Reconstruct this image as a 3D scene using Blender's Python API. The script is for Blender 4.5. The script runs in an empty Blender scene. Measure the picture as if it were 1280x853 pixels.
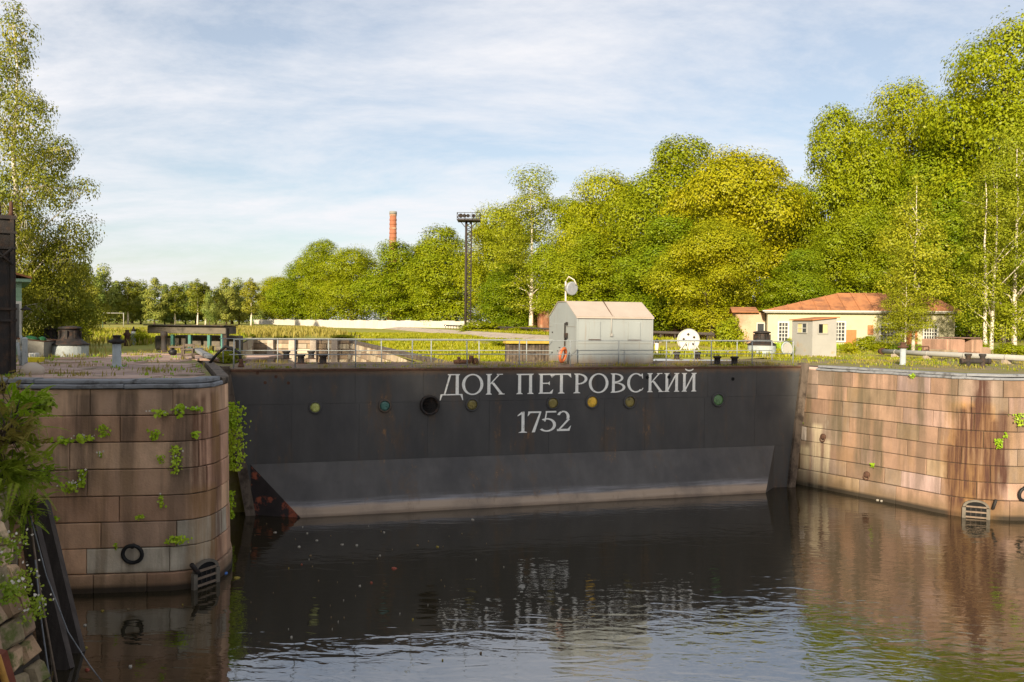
import bpy, math, random
import numpy as np
from mathutils import Vector, Matrix
from mathutils.noise import noise as mnoise

# ---------------------------------------------------------------- camera, world, sun, exposure
SC = bpy.context.scene
COL = SC.collection
rad = math.radians
W0, H0, FPX = 1280.0, 853.0, 995.0
CAM_Z, PITCH, ROLL = 1.77, rad(1.34), rad(0.54)
cd = bpy.data.cameras.new('camera'); cam = bpy.data.objects.new('camera', cd); COL.objects.link(cam)
cd.sensor_width = 36.0; cd.lens = FPX / W0 * 36.0; cd.clip_start = 0.1; cd.clip_end = 6000
CM = Matrix.Translation((0, 0, CAM_Z)) @ Matrix.Rotation(rad(90) - PITCH, 4, 'X') @ Matrix.Rotation(ROLL, 4, 'Z')
cam.matrix_world = CM
SC.camera = cam

SUN_EL, SUN_L = rad(19.0), Vector((0.32, 0.95, 0)).normalized()      # SUN_L: the way the light travels over the ground
sun_dir = Vector((-SUN_L.x * math.cos(SUN_EL), -SUN_L.y * math.cos(SUN_EL), math.sin(SUN_EL)))   # towards the sun
sl = bpy.data.lights.new('sun', 'SUN'); so = bpy.data.objects.new('sun', sl); COL.objects.link(so)
sl.energy = 4.1; sl.angle = rad(1.6); sl.color = (1.0, 0.86, 0.64)
so.rotation_euler = sun_dir.to_track_quat('Z', 'Y').to_euler(); so.location = (0, 0, 60)

wd = bpy.data.worlds.new('World'); SC.world = wd; wd.use_nodes = True
nt = wd.node_tree; nt.nodes.clear()
N = lambda t: nt.nodes.new(t)
out = N('ShaderNodeOutputWorld'); bg = N('ShaderNodeBackground'); bg.inputs[1].default_value = 0.105
sky = N('ShaderNodeTexSky'); sky.sky_type = 'NISHITA'; sky.sun_disc = False
sky.sun_elevation = SUN_EL; sky.sun_rotation = math.atan2(sun_dir.x, sun_dir.y)
sky.air_density = 1.0; sky.dust_density = 1.2; sky.ozone_density = 1.2
tc = N('ShaderNodeTexCoord')
sep = N('ShaderNodeSeparateXYZ'); nt.links.new(tc.outputs['Generated'], sep.inputs[0])
mx = N('ShaderNodeMath'); mx.operation = 'MAXIMUM'; mx.inputs[1].default_value = 0.0
nt.links.new(sep.outputs[2], mx.inputs[0])
ad = N('ShaderNodeMath'); ad.operation = 'ADD'; ad.inputs[1].default_value = 0.22; nt.links.new(mx.outputs[0], ad.inputs[0])
dv = N('ShaderNodeVectorMath'); dv.operation = 'DIVIDE'
nt.links.new(tc.outputs['Generated'], dv.inputs[0]); nt.links.new(ad.outputs[0], dv.inputs[1])      # cloud layer seen in perspective
mp = N('ShaderNodeMapping'); mp.inputs['Scale'].default_value = (0.8, 1.5, 0.0); mp.inputs['Rotation'].default_value = (0, 0, rad(-14)); mp.inputs['Location'].default_value = (3.1, 0.4, 0)
nt.links.new(dv.outputs[0], mp.inputs[0])
n1 = N('ShaderNodeTexNoise'); n1.inputs['Scale'].default_value = 1.25; n1.inputs['Detail'].default_value = 9; n1.inputs['Roughness'].default_value = 0.66; n1.inputs['Distortion'].default_value = 0.25
nt.links.new(mp.outputs[0], n1.inputs[0])
r1 = N('ShaderNodeValToRGB'); r1.color_ramp.elements[0].position = 0.38; r1.color_ramp.elements[1].position = 0.66
r1.color_ramp.elements[0].color = (0.30, 0.30, 0.30, 1); r1.color_ramp.elements[1].color = (1, 1, 1, 1)
nt.links.new(n1.outputs[0], r1.inputs[0])
mix = N('ShaderNodeMix'); mix.data_type = 'RGBA'
nt.links.new(r1.outputs[0], mix.inputs[0]); lim = N('ShaderNodeVectorMath'); lim.operation = 'MULTIPLY'; lim.inputs[1].default_value = (.66, .64, .63); nt.links.new(sky.outputs[0], lim.inputs[0]); nt.links.new(lim.outputs[0], mix.inputs[6])
mix.inputs[7].default_value = (4.1, 4.1, 4.25, 1)
nt.links.new(mix.outputs[2], bg.inputs[0]); nt.links.new(bg.outputs[0], out.inputs[0])
SC.view_settings.view_transform = 'Standard'; SC.view_settings.look = 'None'
SC.view_settings.exposure = 1.13; SC.view_settings.gamma = 1.0
SC.cycles.max_bounces = 6; SC.cycles.transparent_max_bounces = 4
try:
    SC.cycles.use_denoising = True
except Exception: pass

# ---------------------------------------------------------------- measuring helpers (used once, to lay the place out in metres)
def ray(px, py):
    v = Vector(((px - W0/2) / FPX, -(py - H0/2) / FPX, -1.0))
    return (CM.to_3x3() @ v)
def at_z(px, py, z=0.0):
    r = ray(px, py); k = (z - CAM_Z) / r.z
    return Vector((0, 0, CAM_Z)) + r * k
def at_d(px, py, d):
    r = ray(px, py); return Vector((0, 0, CAM_Z)) + r * (d / r.y)
def on_plane(px, py, p, n):
    r = ray(px, py); o = Vector((0, 0, CAM_Z)); return o + r * ((p - o).dot(n) / r.dot(n))
WATER = -5.25
U = Vector((0.9613, 0.2756, 0)); A = Vector((-0.2756, 0.9613, 0))     # across the dock, along the dock
def st(s, t, z=0.0): return U * s + A * t + Vector((0, 0, z))
ANG = math.atan2(U.y, U.x)

# ---------------------------------------------------------------- materials
def mat(name, base=(.5,.5,.5), rough=.8, metal=0.0, var=.25, scale=6.0, bump=.15, bscale=40.0, spec=.3, objcol=False, coord='Object', stretch=(1,1,1), col2=None, thr=(.45,.62), c2scale=2.0, c2stretch=(1,1,1), island=0.0):
    m = bpy.data.materials.new(name); m.use_nodes = True
    t = m.node_tree; b = t.nodes['Principled BSDF']; L = t.links.new
    b.inputs['Roughness'].default_value = rough; b.inputs['Metallic'].default_value = metal
    b.inputs['Specular IOR Level'].default_value = spec
    c = t.nodes.new('ShaderNodeTexCoord')
    if coord == 'World':
        g = t.nodes.new('ShaderNodeNewGeometry'); src = g.outputs['Position']
    else: src = c.outputs['Object']
    def nz(sc, det=5, st_=(1,1,1), ro=.6):
        mp_ = t.nodes.new('ShaderNodeMapping'); mp_.inputs['Scale'].default_value = st_; L(src, mp_.inputs[0])
        n = t.nodes.new('ShaderNodeTexNoise'); n.inputs['Scale'].default_value = sc; n.inputs['Detail'].default_value = det; n.inputs['Roughness'].default_value = ro
        L(mp_.outputs[0], n.inputs[0]); return n.outputs[0]
    if objcol:
        oi = t.nodes.new('ShaderNodeObjectInfo'); colsrc = oi.outputs['Color']
    else:
        rg = t.nodes.new('ShaderNodeRGB'); rg.outputs[0].default_value = (*base, 1); colsrc = rg.outputs[0]
    mr = t.nodes.new('ShaderNodeMapRange'); mr.inputs[1].default_value = .25; mr.inputs[2].default_value = .75; mr.inputs[3].default_value = 1 - var; mr.inputs[4].default_value = 1 + var
    L(nz(scale, 6, stretch), mr.inputs[0])
    vm = t.nodes.new('ShaderNodeVectorMath'); vm.operation = 'SCALE'; L(colsrc, vm.inputs[0]); L(mr.outputs[0], vm.inputs['Scale'])
    last = vm.outputs[0]
    if col2 is not None:
        rp = t.nodes.new('ShaderNodeValToRGB'); rp.color_ramp.elements[0].position = thr[0]; rp.color_ramp.elements[1].position = thr[1]
        L(nz(c2scale, 7, c2stretch, .65), rp.inputs[0])
        mi = t.nodes.new('ShaderNodeMix'); mi.data_type = 'RGBA'; L(rp.outputs[0], mi.inputs[0]); L(last, mi.inputs[6]); mi.inputs[7].default_value = (*col2, 1)
        last = mi.outputs[2]
    L(last, b.inputs['Base Color'])
    if bump:
        bp = t.nodes.new('ShaderNodeBump'); bp.inputs['Strength'].default_value = bump; bp.inputs['Distance'].default_value = .02
        L(nz(bscale, 4), bp.inputs['Height']); L(bp.outputs[0], b.inputs['Normal'])
    m['last'] = last.node.name
    return m

def add_layer(m, mask, col):
    """put a colour over what the material has so far, where mask (a socket) is high"""
    t = m.node_tree; b = t.nodes['Principled BSDF']; inp = b.inputs['Base Color']
    prev = inp.links[0].from_socket
    mi = t.nodes.new('ShaderNodeMix'); mi.data_type = 'RGBA'; t.links.new(mask, mi.inputs[0]); t.links.new(prev, mi.inputs[6]); mi.inputs[7].default_value = (*col, 1)
    t.links.new(mi.outputs[2], inp)
def ramp_of(m, sock, stops):
    t = m.node_tree; r = t.nodes.new('ShaderNodeValToRGB'); e = r.color_ramp.elements
    while len(e) < len(stops): e.new(.5)
    for k, (p, v) in enumerate(stops): e[k].position = p; e[k].color = (v, v, v, 1)
    t.links.new(sock, r.inputs[0]); return r.outputs[0]
def pos_of(m, coord='World'):
    t = m.node_tree
    if coord == 'World': return t.nodes.new('ShaderNodeNewGeometry').outputs['Position']
    return t.nodes.new('ShaderNodeTexCoord').outputs['Object']
def axis_of(m, sock, k):
    t = m.node_tree; s = t.nodes.new('ShaderNodeSeparateXYZ'); t.links.new(sock, s.inputs[0]); return s.outputs[k]
def noise_of(m, sock, sc, stretch=(1,1,1), det=6, ro=.6):
    t = m.node_tree; mp_ = t.nodes.new('ShaderNodeMapping'); mp_.inputs['Scale'].default_value = stretch; t.links.new(sock, mp_.inputs[0])
    n = t.nodes.new('ShaderNodeTexNoise'); n.inputs['Scale'].default_value = sc; n.inputs['Detail'].default_value = det; n.inputs['Roughness'].default_value = ro
    t.links.new(mp_.outputs[0], n.inputs[0]); return n.outputs[0]
def mathn(m, op, a, b=None):
    t = m.node_tree; n = t.nodes.new('ShaderNodeMath'); n.operation = op
    for k, v in enumerate((a, b)):
        if v is None: continue
        if isinstance(v, (int, float)): n.inputs[k].default_value = v
        else: t.links.new(v, n.inputs[k])
    return n.outputs[0]
def maprange(m, v, a, b, c=0.0, d=1.0):
    t = m.node_tree; n = t.nodes.new('ShaderNodeMapRange'); n.clamp = True; t.links.new(v, n.inputs[0])
    for k, x in enumerate((a, b, c, d)): n.inputs[k+1].default_value = x
    return n.outputs[0]

def leaf_mat(name, base, base2, trans=.25, vs=.35):
    m = bpy.data.materials.new(name); m.use_nodes = True; t = m.node_tree; t.nodes.clear(); L = t.links.new
    o = t.nodes.new('ShaderNodeOutputMaterial'); g = t.nodes.new('ShaderNodeNewGeometry')
    n = t.nodes.new('ShaderNodeTexNoise'); n.inputs['Scale'].default_value = vs; n.inputs['Detail'].default_value = 4; L(g.outputs['Position'], n.inputs[0])
    oi = t.nodes.new('ShaderNodeObjectInfo')
    a1 = t.nodes.new('ShaderNodeMath'); a1.operation = 'MULTIPLY_ADD'; L(oi.outputs['Random'], a1.inputs[0]); a1.inputs[1].default_value = .35; L(n.outputs[0], a1.inputs[2])
    a2 = t.nodes.new('ShaderNodeMath'); a2.operation = 'MULTIPLY_ADD'; L(g.outputs['Random Per Island'], a2.inputs[0]); a2.inputs[1].default_value = .28; L(a1.outputs[0], a2.inputs[2])
    mr = t.nodes.new('ShaderNodeMapRange'); mr.inputs[1].default_value = .55; mr.inputs[2].default_value = 1.25; L(a2.outputs[0], mr.inputs[0])
    mi = t.nodes.new('ShaderNodeMix'); mi.data_type = 'RGBA'; L(mr.outputs[0], mi.inputs[0]); mi.inputs[6].default_value = (*base, 1); mi.inputs[7].default_value = (*base2, 1)
    d = t.nodes.new('ShaderNodeBsdfDiffuse'); tr = t.nodes.new('ShaderNodeBsdfTranslucent'); ms = t.nodes.new('ShaderNodeMixShader'); ms.inputs[0].default_value = trans
    L(mi.outputs[2], d.inputs[0]); L(mi.outputs[2], tr.inputs[0]); L(d.outputs[0], ms.inputs[1]); L(tr.outputs[0], ms.inputs[2])
    gl = t.nodes.new('ShaderNodeBsdfGlossy'); gl.inputs['Roughness'].default_value = .45; m2 = t.nodes.new('ShaderNodeMixShader'); m2.inputs[0].default_value = .015
    L(ms.outputs[0], m2.inputs[1]); L(gl.outputs[0], m2.inputs[2]); L(m2.outputs[0], o.inputs[0])
    return m

M = {}
M['granite'] = mat('granite', rough=.88, var=.22, scale=2.4, bump=.7, bscale=16, objcol=True, coord='World', stretch=(1,1,.6))
M['mortar'] = mat('mortar', (.045,.036,.028), .95, var=.3, bump=.3, coord='World')
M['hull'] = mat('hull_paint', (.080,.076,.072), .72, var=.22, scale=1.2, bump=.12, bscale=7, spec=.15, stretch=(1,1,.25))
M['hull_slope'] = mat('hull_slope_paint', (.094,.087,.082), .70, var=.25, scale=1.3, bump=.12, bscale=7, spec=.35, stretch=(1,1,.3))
M['white'] = mat('white_letter_paint', (.82,.80,.74), .7, var=.12, scale=9, col2=(.20,.15,.11), thr=(.60,.70), c2scale=5, bump=.1)
M['rust'] = mat('rust', (.085,.042,.026), .9, var=.4, scale=8, bump=.4)
M['darkiron'] = mat('dark_iron', (.028,.024,.022), .65, .3, var=.35, scale=8, bump=.3, col2=(.075,.04,.025), thr=(.5,.7), c2scale=5)
M['ironpost'] = mat('weathered_iron', (.035,.030,.028), .8, .1, var=.4, scale=4, bump=.3, col2=(.075,.045,.03), thr=(.48,.68), c2scale=3, stretch=(1,1,.2))
M['rail'] = mat('rail_paint', (.28,.30,.30), .6, var=.2, scale=6, bump=.1, col2=(.16,.09,.05), thr=(.62,.7), c2scale=4)
M['deckdirt'] = mat('deck_dirt', (.17,.115,.08), .95, var=.35, scale=1.4, bump=.5, bscale=18, col2=(.075,.08,.025), thr=(.5,.62), c2scale=1.2)
M['wood_grey'] = mat('grey_timber', (.20,.205,.215), .85, var=.25, scale=2.5, stretch=(.25,3,3), bump=.4, bscale=14, col2=(.055,.05,.045), thr=(.52,.7), c2scale=3)
M['wood_old'] = mat('old_timber', (.13,.10,.075), .9, var=.45, scale=3, stretch=(3,3,.3), bump=.5, bscale=15, col2=(.045,.033,.025), thr=(.46,.62), c2scale=2.4)
M['wood_dark'] = mat('dark_timber', (.060,.048,.042), .85, var=.4, scale=2, stretch=(4,4,.3), bump=.5, bscale=16)
M['slab'] = mat('paving_stone', rough=.92, var=.2, scale=2.2, bump=.3, bscale=18, objcol=True, coord='World', col2=(.12,.105,.045), thr=(.56,.70), c2scale=.9)
M['soil'] = mat('soil', (.21,.16,.095), .98, var=.3, bump=.5, bscale=10, coord='World', col2=(.17,.16,.035), thr=(.42,.58), c2scale=.7)
M['ground'] = mat('ground_grass', (.30,.25,.05), .98, var=.3, scale=.3, bump=.6, bscale=3.0, coord='World', col2=(.21,.235,.022), thr=(.42,.6), c2scale=.12)
M['concrete'] = mat('concrete', (.42,.35,.28), .92, var=.2, scale=.8, bump=.2, col2=(.26,.20,.15), thr=(.5,.66), c2scale=.6, coord='World')
M['whitewall'] = mat('white_wall', (.55,.50,.43), .9, var=.12, scale=.3, bump=0, coord='World')
M['brickfar'] = mat('far_brick', (.30,.135,.075), .92, var=.3, scale=.7, bump=.2, bscale=5, coord='World', col2=(.45,.33,.22), thr=(.46,.62), c2scale=.22)
M['chimbrick'] = mat('chimney_brick', (.30,.115,.06), .9, var=.15, scale=1.0, bump=.2, bscale=3)
M['yellowwall'] = mat('yellow_plaster', (.46,.425,.285), .92, var=.1, scale=1.0, bump=.2, bscale=8, col2=(.36,.31,.20), thr=(.52,.70), c2scale=.8)
M['roof'] = mat('rusty_roof', (.42,.175,.07), .85, var=.22, scale=2, bump=.15, stretch=(1,.3,1), col2=(.20,.085,.045), thr=(.5,.7), c2scale=.9)
M['trim'] = mat('white_trim', (.55,.53,.48), .7, var=.08, bump=.05)
M['glass'] = mat('window_glass', (.035,.04,.045), .12, var=.1, bump=0, spec=.8)
M['yellowpane'] = mat('yellow_pane', (.55,.47,.22), .7, var=.1, bump=0)  # plain yellow fill for half of each booth window
M['orange_door'] = mat('orange_door_paint', (.42,.16,.055), .75, var=.15, bump=.1)
M['shed'] = mat('shed_steel', (.27,.29,.285), .6, var=.07, scale=1.2, bump=.06, bscale=3, spec=.35, stretch=(1,1,.3))
M['shedroof'] = mat('shed_roof_steel', (.40,.335,.28), .7, var=.08, scale=1.5, bump=.06, bscale=3)
M['booth'] = mat('booth_steel', (.34,.325,.295), .65, var=.1, scale=1.2, bump=.06, col2=(.40,.26,.13), thr=(.6,.75), c2scale=1.2)
M['buoy'] = mat('lifebuoy_orange', (.62,.16,.055), .6, var=.1, bump=.05)
M['teal'] = mat('turquoise_paint', (.07,.185,.155), .75, var=.2, bump=.1)
M['palepost'] = mat('pale_post_paint', (.34,.37,.37), .75, var=.15, scale=4, bump=.2, col2=(.17,.15,.12), thr=(.56,.7), c2scale=5)
M['greygrp'] = mat('grey_trough_steel', (.22,.21,.185), .8, var=.15, bump=.15)
M['green'] = mat('green_clapboard_paint', (.20,.31,.22), .8, var=.12, bump=.15)
M['yellow'] = mat('yellow_plastic', (.62,.54,.03), .5, var=.08, bump=0)
M['greenplastic'] = mat('green_plastic', (.015,.10,.03), .5, var=.15, bump=.2)
M['pipe'] = mat('pipe_wrap', (.33,.32,.29), .65, var=.12, scale=2, bump=.15)
M['bark'] = mat('bark', (.085,.06,.042), .95, var=.35, scale=3, bump=.6, bscale=12, stretch=(2,2,.4))
M['birchbark'] = mat('birch_bark', (.66,.58,.47), .85, var=.12, scale=3, bump=.3, col2=(.07,.055,.045), thr=(.60,.66), c2scale=2.2, c2stretch=(1,1,4))
M['black'] = mat('black_void', (.006,.006,.006), .9, var=.1, bump=0)
M['gantry'] = mat('gantry_concrete', (.135,.115,.09), .92, var=.25, bump=.3, col2=(.05,.045,.035), thr=(.5,.65), c2scale=1.5)
M['barrust'] = mat('bar_rust', (.17,.125,.09), .9, var=.3, bump=.2)
M['dish'] = mat('dish_grey', (.27,.28,.31), .55, var=.15, bump=.1)
M['rubber'] = mat('black_rubber', (.012,.012,.012), .55, var=.1, bump=.1)
M['reelwhite'] = mat('reel_white', (.55,.52,.47), .7, var=.1, bump=.05)
M['ochre'] = mat('ochre_beam', (.42,.29,.05), .85, var=.2, bump=.2)
M['lf_linden'] = leaf_mat('linden_leaf', (.20,.25,.005), (.36,.345,.007))
M['lf_gold'] = leaf_mat('golden_leaf', (.215,.255,.006), (.395,.35,.008))
M['lf_deep'] = leaf_mat('deep_leaf', (.14,.21,.005), (.29,.305,.007))
M['lf_birch'] = leaf_mat('birch_leaf', (.19,.235,.009), (.36,.345,.018), vs=.6)
M['lf_birchdark'] = leaf_mat('birch_leaf_green', (.13,.165,.014), (.31,.28,.026), vs=.6)
M['lf_far'] = leaf_mat('hazed_far_leaf', (.15,.21,.04), (.36,.34,.06))  # far foliage tint with a little distance haze put into the colour
M['lf_weed'] = leaf_mat('weed_leaf', (.20,.34,.012), (.38,.48,.03), vs=2.5)
M['lf_weed_lifted'] = leaf_mat('shade_lifted_weed_leaf', (.30,.46,.016), (.48,.58,.04), vs=2.5)  # weed colour brightened to offset the shade on the left pier
M['lf_fern'] = leaf_mat('fern_leaf', (.17,.27,.014), (.36,.40,.04), vs=2.0)
M['lf_straw'] = leaf_mat('straw_blade', (.24,.21,.04), (.40,.31,.08), vs=2.0)
M['lf_grass'] = leaf_mat('grass_blade', (.17,.22,.008), (.38,.33,.016), vs=.5)
M['petal'] = mat('pale_petal', (.62,.56,.46), .8, var=.1, bump=0)

# ---------------------------------------------------------------- mesh helpers
class MB:
    def __init__(s): s.v = []; s.f = []; s.sm = []; s.ox = Matrix.Identity(4)
    def add(s, vs, fs, smooth=False):
        o = len(s.v); s.v += [tuple(s.ox @ Vector(v)) for v in vs]
        for f in fs: s.f.append(tuple(i + o for i in f)); s.sm.append(smooth)
        return s
    def box(s, c, d, rz=0.0, m=None, taper=1.0):
        R = m if m is not None else Matrix.Rotation(rz, 3, 'Z'); c = Vector(c); h = Vector(d) / 2
        vs = []
        for z in (-1, 1):
            k = 1 if z < 0 else taper
            for x, y in ((-1,-1),(1,-1),(1,1),(-1,1)): vs.append(c + R @ Vector((x*h.x*k, y*h.y*k, z*h.z)))
        return s.add(vs, [(3,2,1,0),(4,5,6,7),(0,1,5,4),(1,2,6,5),(2,3,7,6),(3,0,4,7)])
    def bbox(s, c, d, b=.01, rz=0.0):
        """box with bevelled edges all round"""
        R = Matrix.Rotation(rz, 3, 'Z'); c = Vector(c); x, y, z = Vector(d) / 2; vs = []
        for (zz, ins) in ((-z, b), (-z+b, 0), (z-b, 0), (z, b)):
            for sx, sy in ((-1,-1),(1,-1),(1,1),(-1,1)):
                for q in ((0, 1) if sx*sy > 0 else (1, 0)):
                    px_ = sx*(x - ins - (b if q == 1 else 0)); py_ = sy*(y - ins - (b if q == 0 else 0))
                    vs.append(c + R @ Vector((px_, py_, zz)))
        fs = [tuple(range(7, -1, -1)), tuple(range(24, 32))]
        for l in range(3):
            for k in range(8): a = l*8+k; e = l*8+(k+1) % 8; fs.append((a, e, e+8, a+8))
        return s.add(vs, fs)
    def tube(s, pts, r, n=8, cap=True, smooth=True):
        pts = [Vector(p) for p in pts]; rs = r if isinstance(r, (list, tuple)) else [r]*len(pts)
        vs = []; ref = None
        for i, p in enumerate(pts):
            d = (pts[min(i+1, len(pts)-1)] - pts[max(i-1, 0)]).normalized()
            if ref is None: ref = d.orthogonal().normalized()
            ref = (ref - d * ref.dot(d)).normalized(); b = d.cross(ref)
            for k in range(n):
                a = 2*math.pi*k/n; vs.append(p + (ref*math.cos(a) + b*math.sin(a)) * rs[i])
        fs = []
        for i in range(len(pts)-1):
            for k in range(n):
                a = i*n+k; b_ = i*n+(k+1) % n; fs.append((a, b_, b_+n, a+n))
        s.add(vs, fs, smooth)
        if cap:
            o = len(s.v) - len(vs)
            s.f.append(tuple(range(o+n-1, o-1, -1))); s.f.append(tuple(range(o+len(vs)-n, o+len(vs)))); s.sm += [False, False]
        return s
    def ringtube(s, c, R, r, ax1, ax2, n=24, k=8):
        c = Vector(c); ax1 = Vector(ax1).normalized(); ax2 = Vector(ax2).normalized(); nn = ax1.cross(ax2); vs = []; fs = []
        for i in range(n):
            a = 2*math.pi*i/n; e = ax1*math.cos(a) + ax2*math.sin(a)
            for j in range(k):
                b = 2*math.pi*j/k; vs.append(c + e*(R + r*math.cos(b)) + nn*(r*math.sin(b)))
        for i in range(n):
            for j in range(k): fs.append((i*k+j, ((i+1) % n)*k+j, ((i+1) % n)*k+(j+1) % k, i*k+(j+1) % k))
        return s.add(vs, fs, True)
    def lathe(s, c, prof, n=20, smooth=True, axis=None):
        """prof: (radius, height) pairs from the bottom up"""
        c = Vector(c); vs = []; fs = []
        Q = Matrix.Identity(3) if axis is None else Vector(axis).to_track_quat('Z', 'Y').to_matrix()
        for (r, z) in prof:
            for k in range(n): a = 2*math.pi*k/n; vs.append(c + Q @ Vector((r*math.cos(a), r*math.sin(a), z)))
        for i in range(len(prof)-1):
            for k in range(n): a = i*n+k; b = i*n+(k+1) % n; fs.append((a, b, b+n, a+n))
        s.add(vs, fs, smooth); o = len(s.v) - len(vs)
        s.f.append(tuple(range(o+n-1, o-1, -1))); s.f.append(tuple(range(o+len(vs)-n, o+len(vs)))); s.sm += [False, False]
        return s
    def prism(s, poly, d0, d1, o=(0,0,0), ax=(1,0,0), ay=(0,0,1)):
        """a flat outline in the plane (ax, ay) given thickness from d0 to d1 along ax x ay"""
        o = Vector(o); ax = Vector(ax); ay = Vector(ay); n = ax.cross(ay); k = len(poly)
        vs = [o + ax*x + ay*y + n*d0 for x, y in poly] + [o + ax*x + ay*y + n*d1 for x, y in poly]
        return s.add(vs, [tuple(range(k-1, -1, -1)), tuple(range(k, 2*k))] + [(i, (i+1) % k, (i+1) % k+k, i+k) for i in range(k)])
    def mesh(s, name):
        me = bpy.data.meshes.new(name); me.from_pydata(s.v, [], s.f)
        me.polygons.foreach_set('use_smooth', s.sm); me.update(); return me
    def build(s, name, m, parent=None, kind=None, color=None):
        me = s.mesh(name); me.materials.append(m); return link(name, me, parent, kind, color)
def link(name, me, parent=None, kind=None, color=None):
    o = bpy.data.objects.new(name, me); COL.objects.link(o)
    if parent is not None: o.parent = parent
    if kind: o['kind'] = kind
    if color is not None: o.color = (*color, 1)
    return o
def tag(o, label, cat, group=None):
    o['label'] = label; o['category'] = cat
    if group: o['group'] = group
    return o
def thing(name, label, cat, loc=(0,0,0), rz=0.0, group=None):
    o = bpy.data.objects.new(name, None); o.empty_display_size = .3; COL.objects.link(o)
    o.location = loc; o.rotation_euler = (0, 0, rz); return tag(o, label, cat, group)
def dup(root, loc, rz=None, label=None, scale=None):
    r = root.copy(); COL.objects.link(r); r.location = loc
    if rz is not None: r.rotation_euler = (0, 0, rz)
    if scale is not None: r.scale = scale
    if label: r['label'] = label
    for ch in list(root.children):
        c = ch.copy(); COL.objects.link(c); c.parent = r
        for g in list(ch.children):
            d = g.copy(); COL.objects.link(d); d.parent = c
    return r

def quads_mesh(name, V, m, smooth=False):
    """V: (n,4,3) array of quads -> mesh"""
    n = len(V); me = bpy.data.meshes.new(name)
    me.vertices.add(n*4); me.vertices.foreach_set('co', np.ascontiguousarray(V, dtype=np.float32).ravel())
    me.loops.add(n*4); me.loops.foreach_set('vertex_index', np.arange(n*4, dtype=np.int32))
    me.polygons.add(n); me.polygons.foreach_set('loop_start', np.arange(0, n*4, 4, dtype=np.int32))
    me.polygons.foreach_set('loop_total', np.full(n, 4, dtype=np.int32))
    me.update(calc_edges=True); me.materials.append(m); return me
def unit(a): return a / (np.linalg.norm(a, axis=1, keepdims=True) + 1e-9)
def leaves(P, Nn, size, rng, droop=0.0, aspect=.62, jit=.35):
    """leaf-shaped quads at P with normals Nn"""
    n = len(P); L = size * (1 + jit*(rng.random((n,1))*2-1))
    T = rng.normal(size=(n,3)); T[:,2] -= droop*2; T = unit(T - Nn*np.sum(T*Nn, axis=1, keepdims=True)); B = np.cross(Nn, T)
    V = np.empty((n,4,3)); f = .12*L
    V[:,0] = P - T*L*.5; V[:,1] = P + B*L*aspect*.5 + Nn*f - T*L*.05; V[:,2] = P + T*L*.55; V[:,3] = P - B*L*aspect*.5 + Nn*f - T*L*.05
    return V
# ---------------------------------------------------------------- the setting: water, ground, basin
G0 = at_z(287, 462.0, 0.0); G1 = at_z(1001, 457.6, 0.0)
GU = (G1 - G0); GLEN = GU.length; GU.normalize(); GA = Vector((-GU.y, GU.x, 0)); GANG = math.atan2(GU.y, GU.x)
def g2w(u, a, z): return G0 + GU*u + GA*a + Vector((0,0,z))
def gpx(px, py, a=0.0):                      # a point on the gate's face -> its (along, height)
    p = on_plane(px, py, G0 + GA*a, GA) - G0
    return p.dot(GU), p.z
print('gate', G0[:], G1[:], GLEN, math.degrees(GANG))

# quay lines, drawn as plan polylines (waterline of each pier, then its sides)
def smooth_path(pts, r):
    """plan polyline with rounded corners (radius list), sampled finely"""
    P = [Vector((p[0], p[1])) for p in pts]; outp = [P[0]]
    for i in range(1, len(P)-1):
        a, b, c = P[i-1], P[i], P[i+1]; rr = r[i]
        d0 = (a-b).normalized(); d1 = (c-b).normalized(); ang = d0.angle(d1)
        if rr <= 0 or ang > 3.10: outp.append(b); continue
        tl = min(rr/math.tan(ang/2), (a-b).length*.48, (c-b).length*.48)
        s, e = b + d0*tl, b + d1*tl
        for k in range(11):
            t = k/10; outp.append(s*(1-t)**2 + b*2*t*(1-t) + e*t*t)
    outp.append(P[-1]); return outp
LP0 = at_z(60, 743, WATER); LP1 = at_z(215, 737.5, WATER); LP2 = at_z(277, 716, WATER)
LEFT = smooth_path([(LP0.x-3.5, LP0.y-.25), (LP0.x, LP0.y), (LP1.x+.85, LP1.y+.10), (LP2.x+.05, LP2.y+.6), (-10.75, 29.0), (-13.4, 34.6)], [0, 0, 1.9, 1.6, 0, 0])
RP = [at_z(992, 605, WATER), at_z(1100, 625.5, WATER), at_z(1187, 644, WATER), at_z(1255, 650, WATER)]
RIGHT = smooth_path([(13.6, 39.0), (RP[0].x+.12, RP[0].y), (RP[1].x, RP[1].y), (RP[2].x+.15, RP[2].y-.25), (RP[3].x+.5, RP[3].y-.25), (RP[3].x+3, RP[3].y+.9), (48, 43)], [0, 0, 0, 2.2, 2.5, 3.0, 0])
print('left', [tuple(round(c,2) for c in p) for p in LEFT][::6]); print('right', [tuple(round(c,2) for c in p) for p in RIGHT][::6])

def along(path):
    s = [0.0]
    for a, b in zip(path, path[1:]): s.append(s[-1] + (b-a).length)
    return s
def path_at(path, S, s):
    s = max(0, min(S[-1], s))
    for i in range(len(S)-1):
        if s <= S[i+1] + 1e-9:
            t = (s - S[i])/max(1e-9, S[i+1]-S[i]); p = path[i].lerp(path[i+1], t)
            # smoothed normal
            j0, j1 = max(0, i-(1 if t < .5 else 0)), min(len(path)-1, i+1+(1 if t > .5 else 0))
            d = (path[j1]-path[j0]).normalized(); return p, Vector((d.y, -d.x))
    return path[-1], Vector((0,-1))

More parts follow.
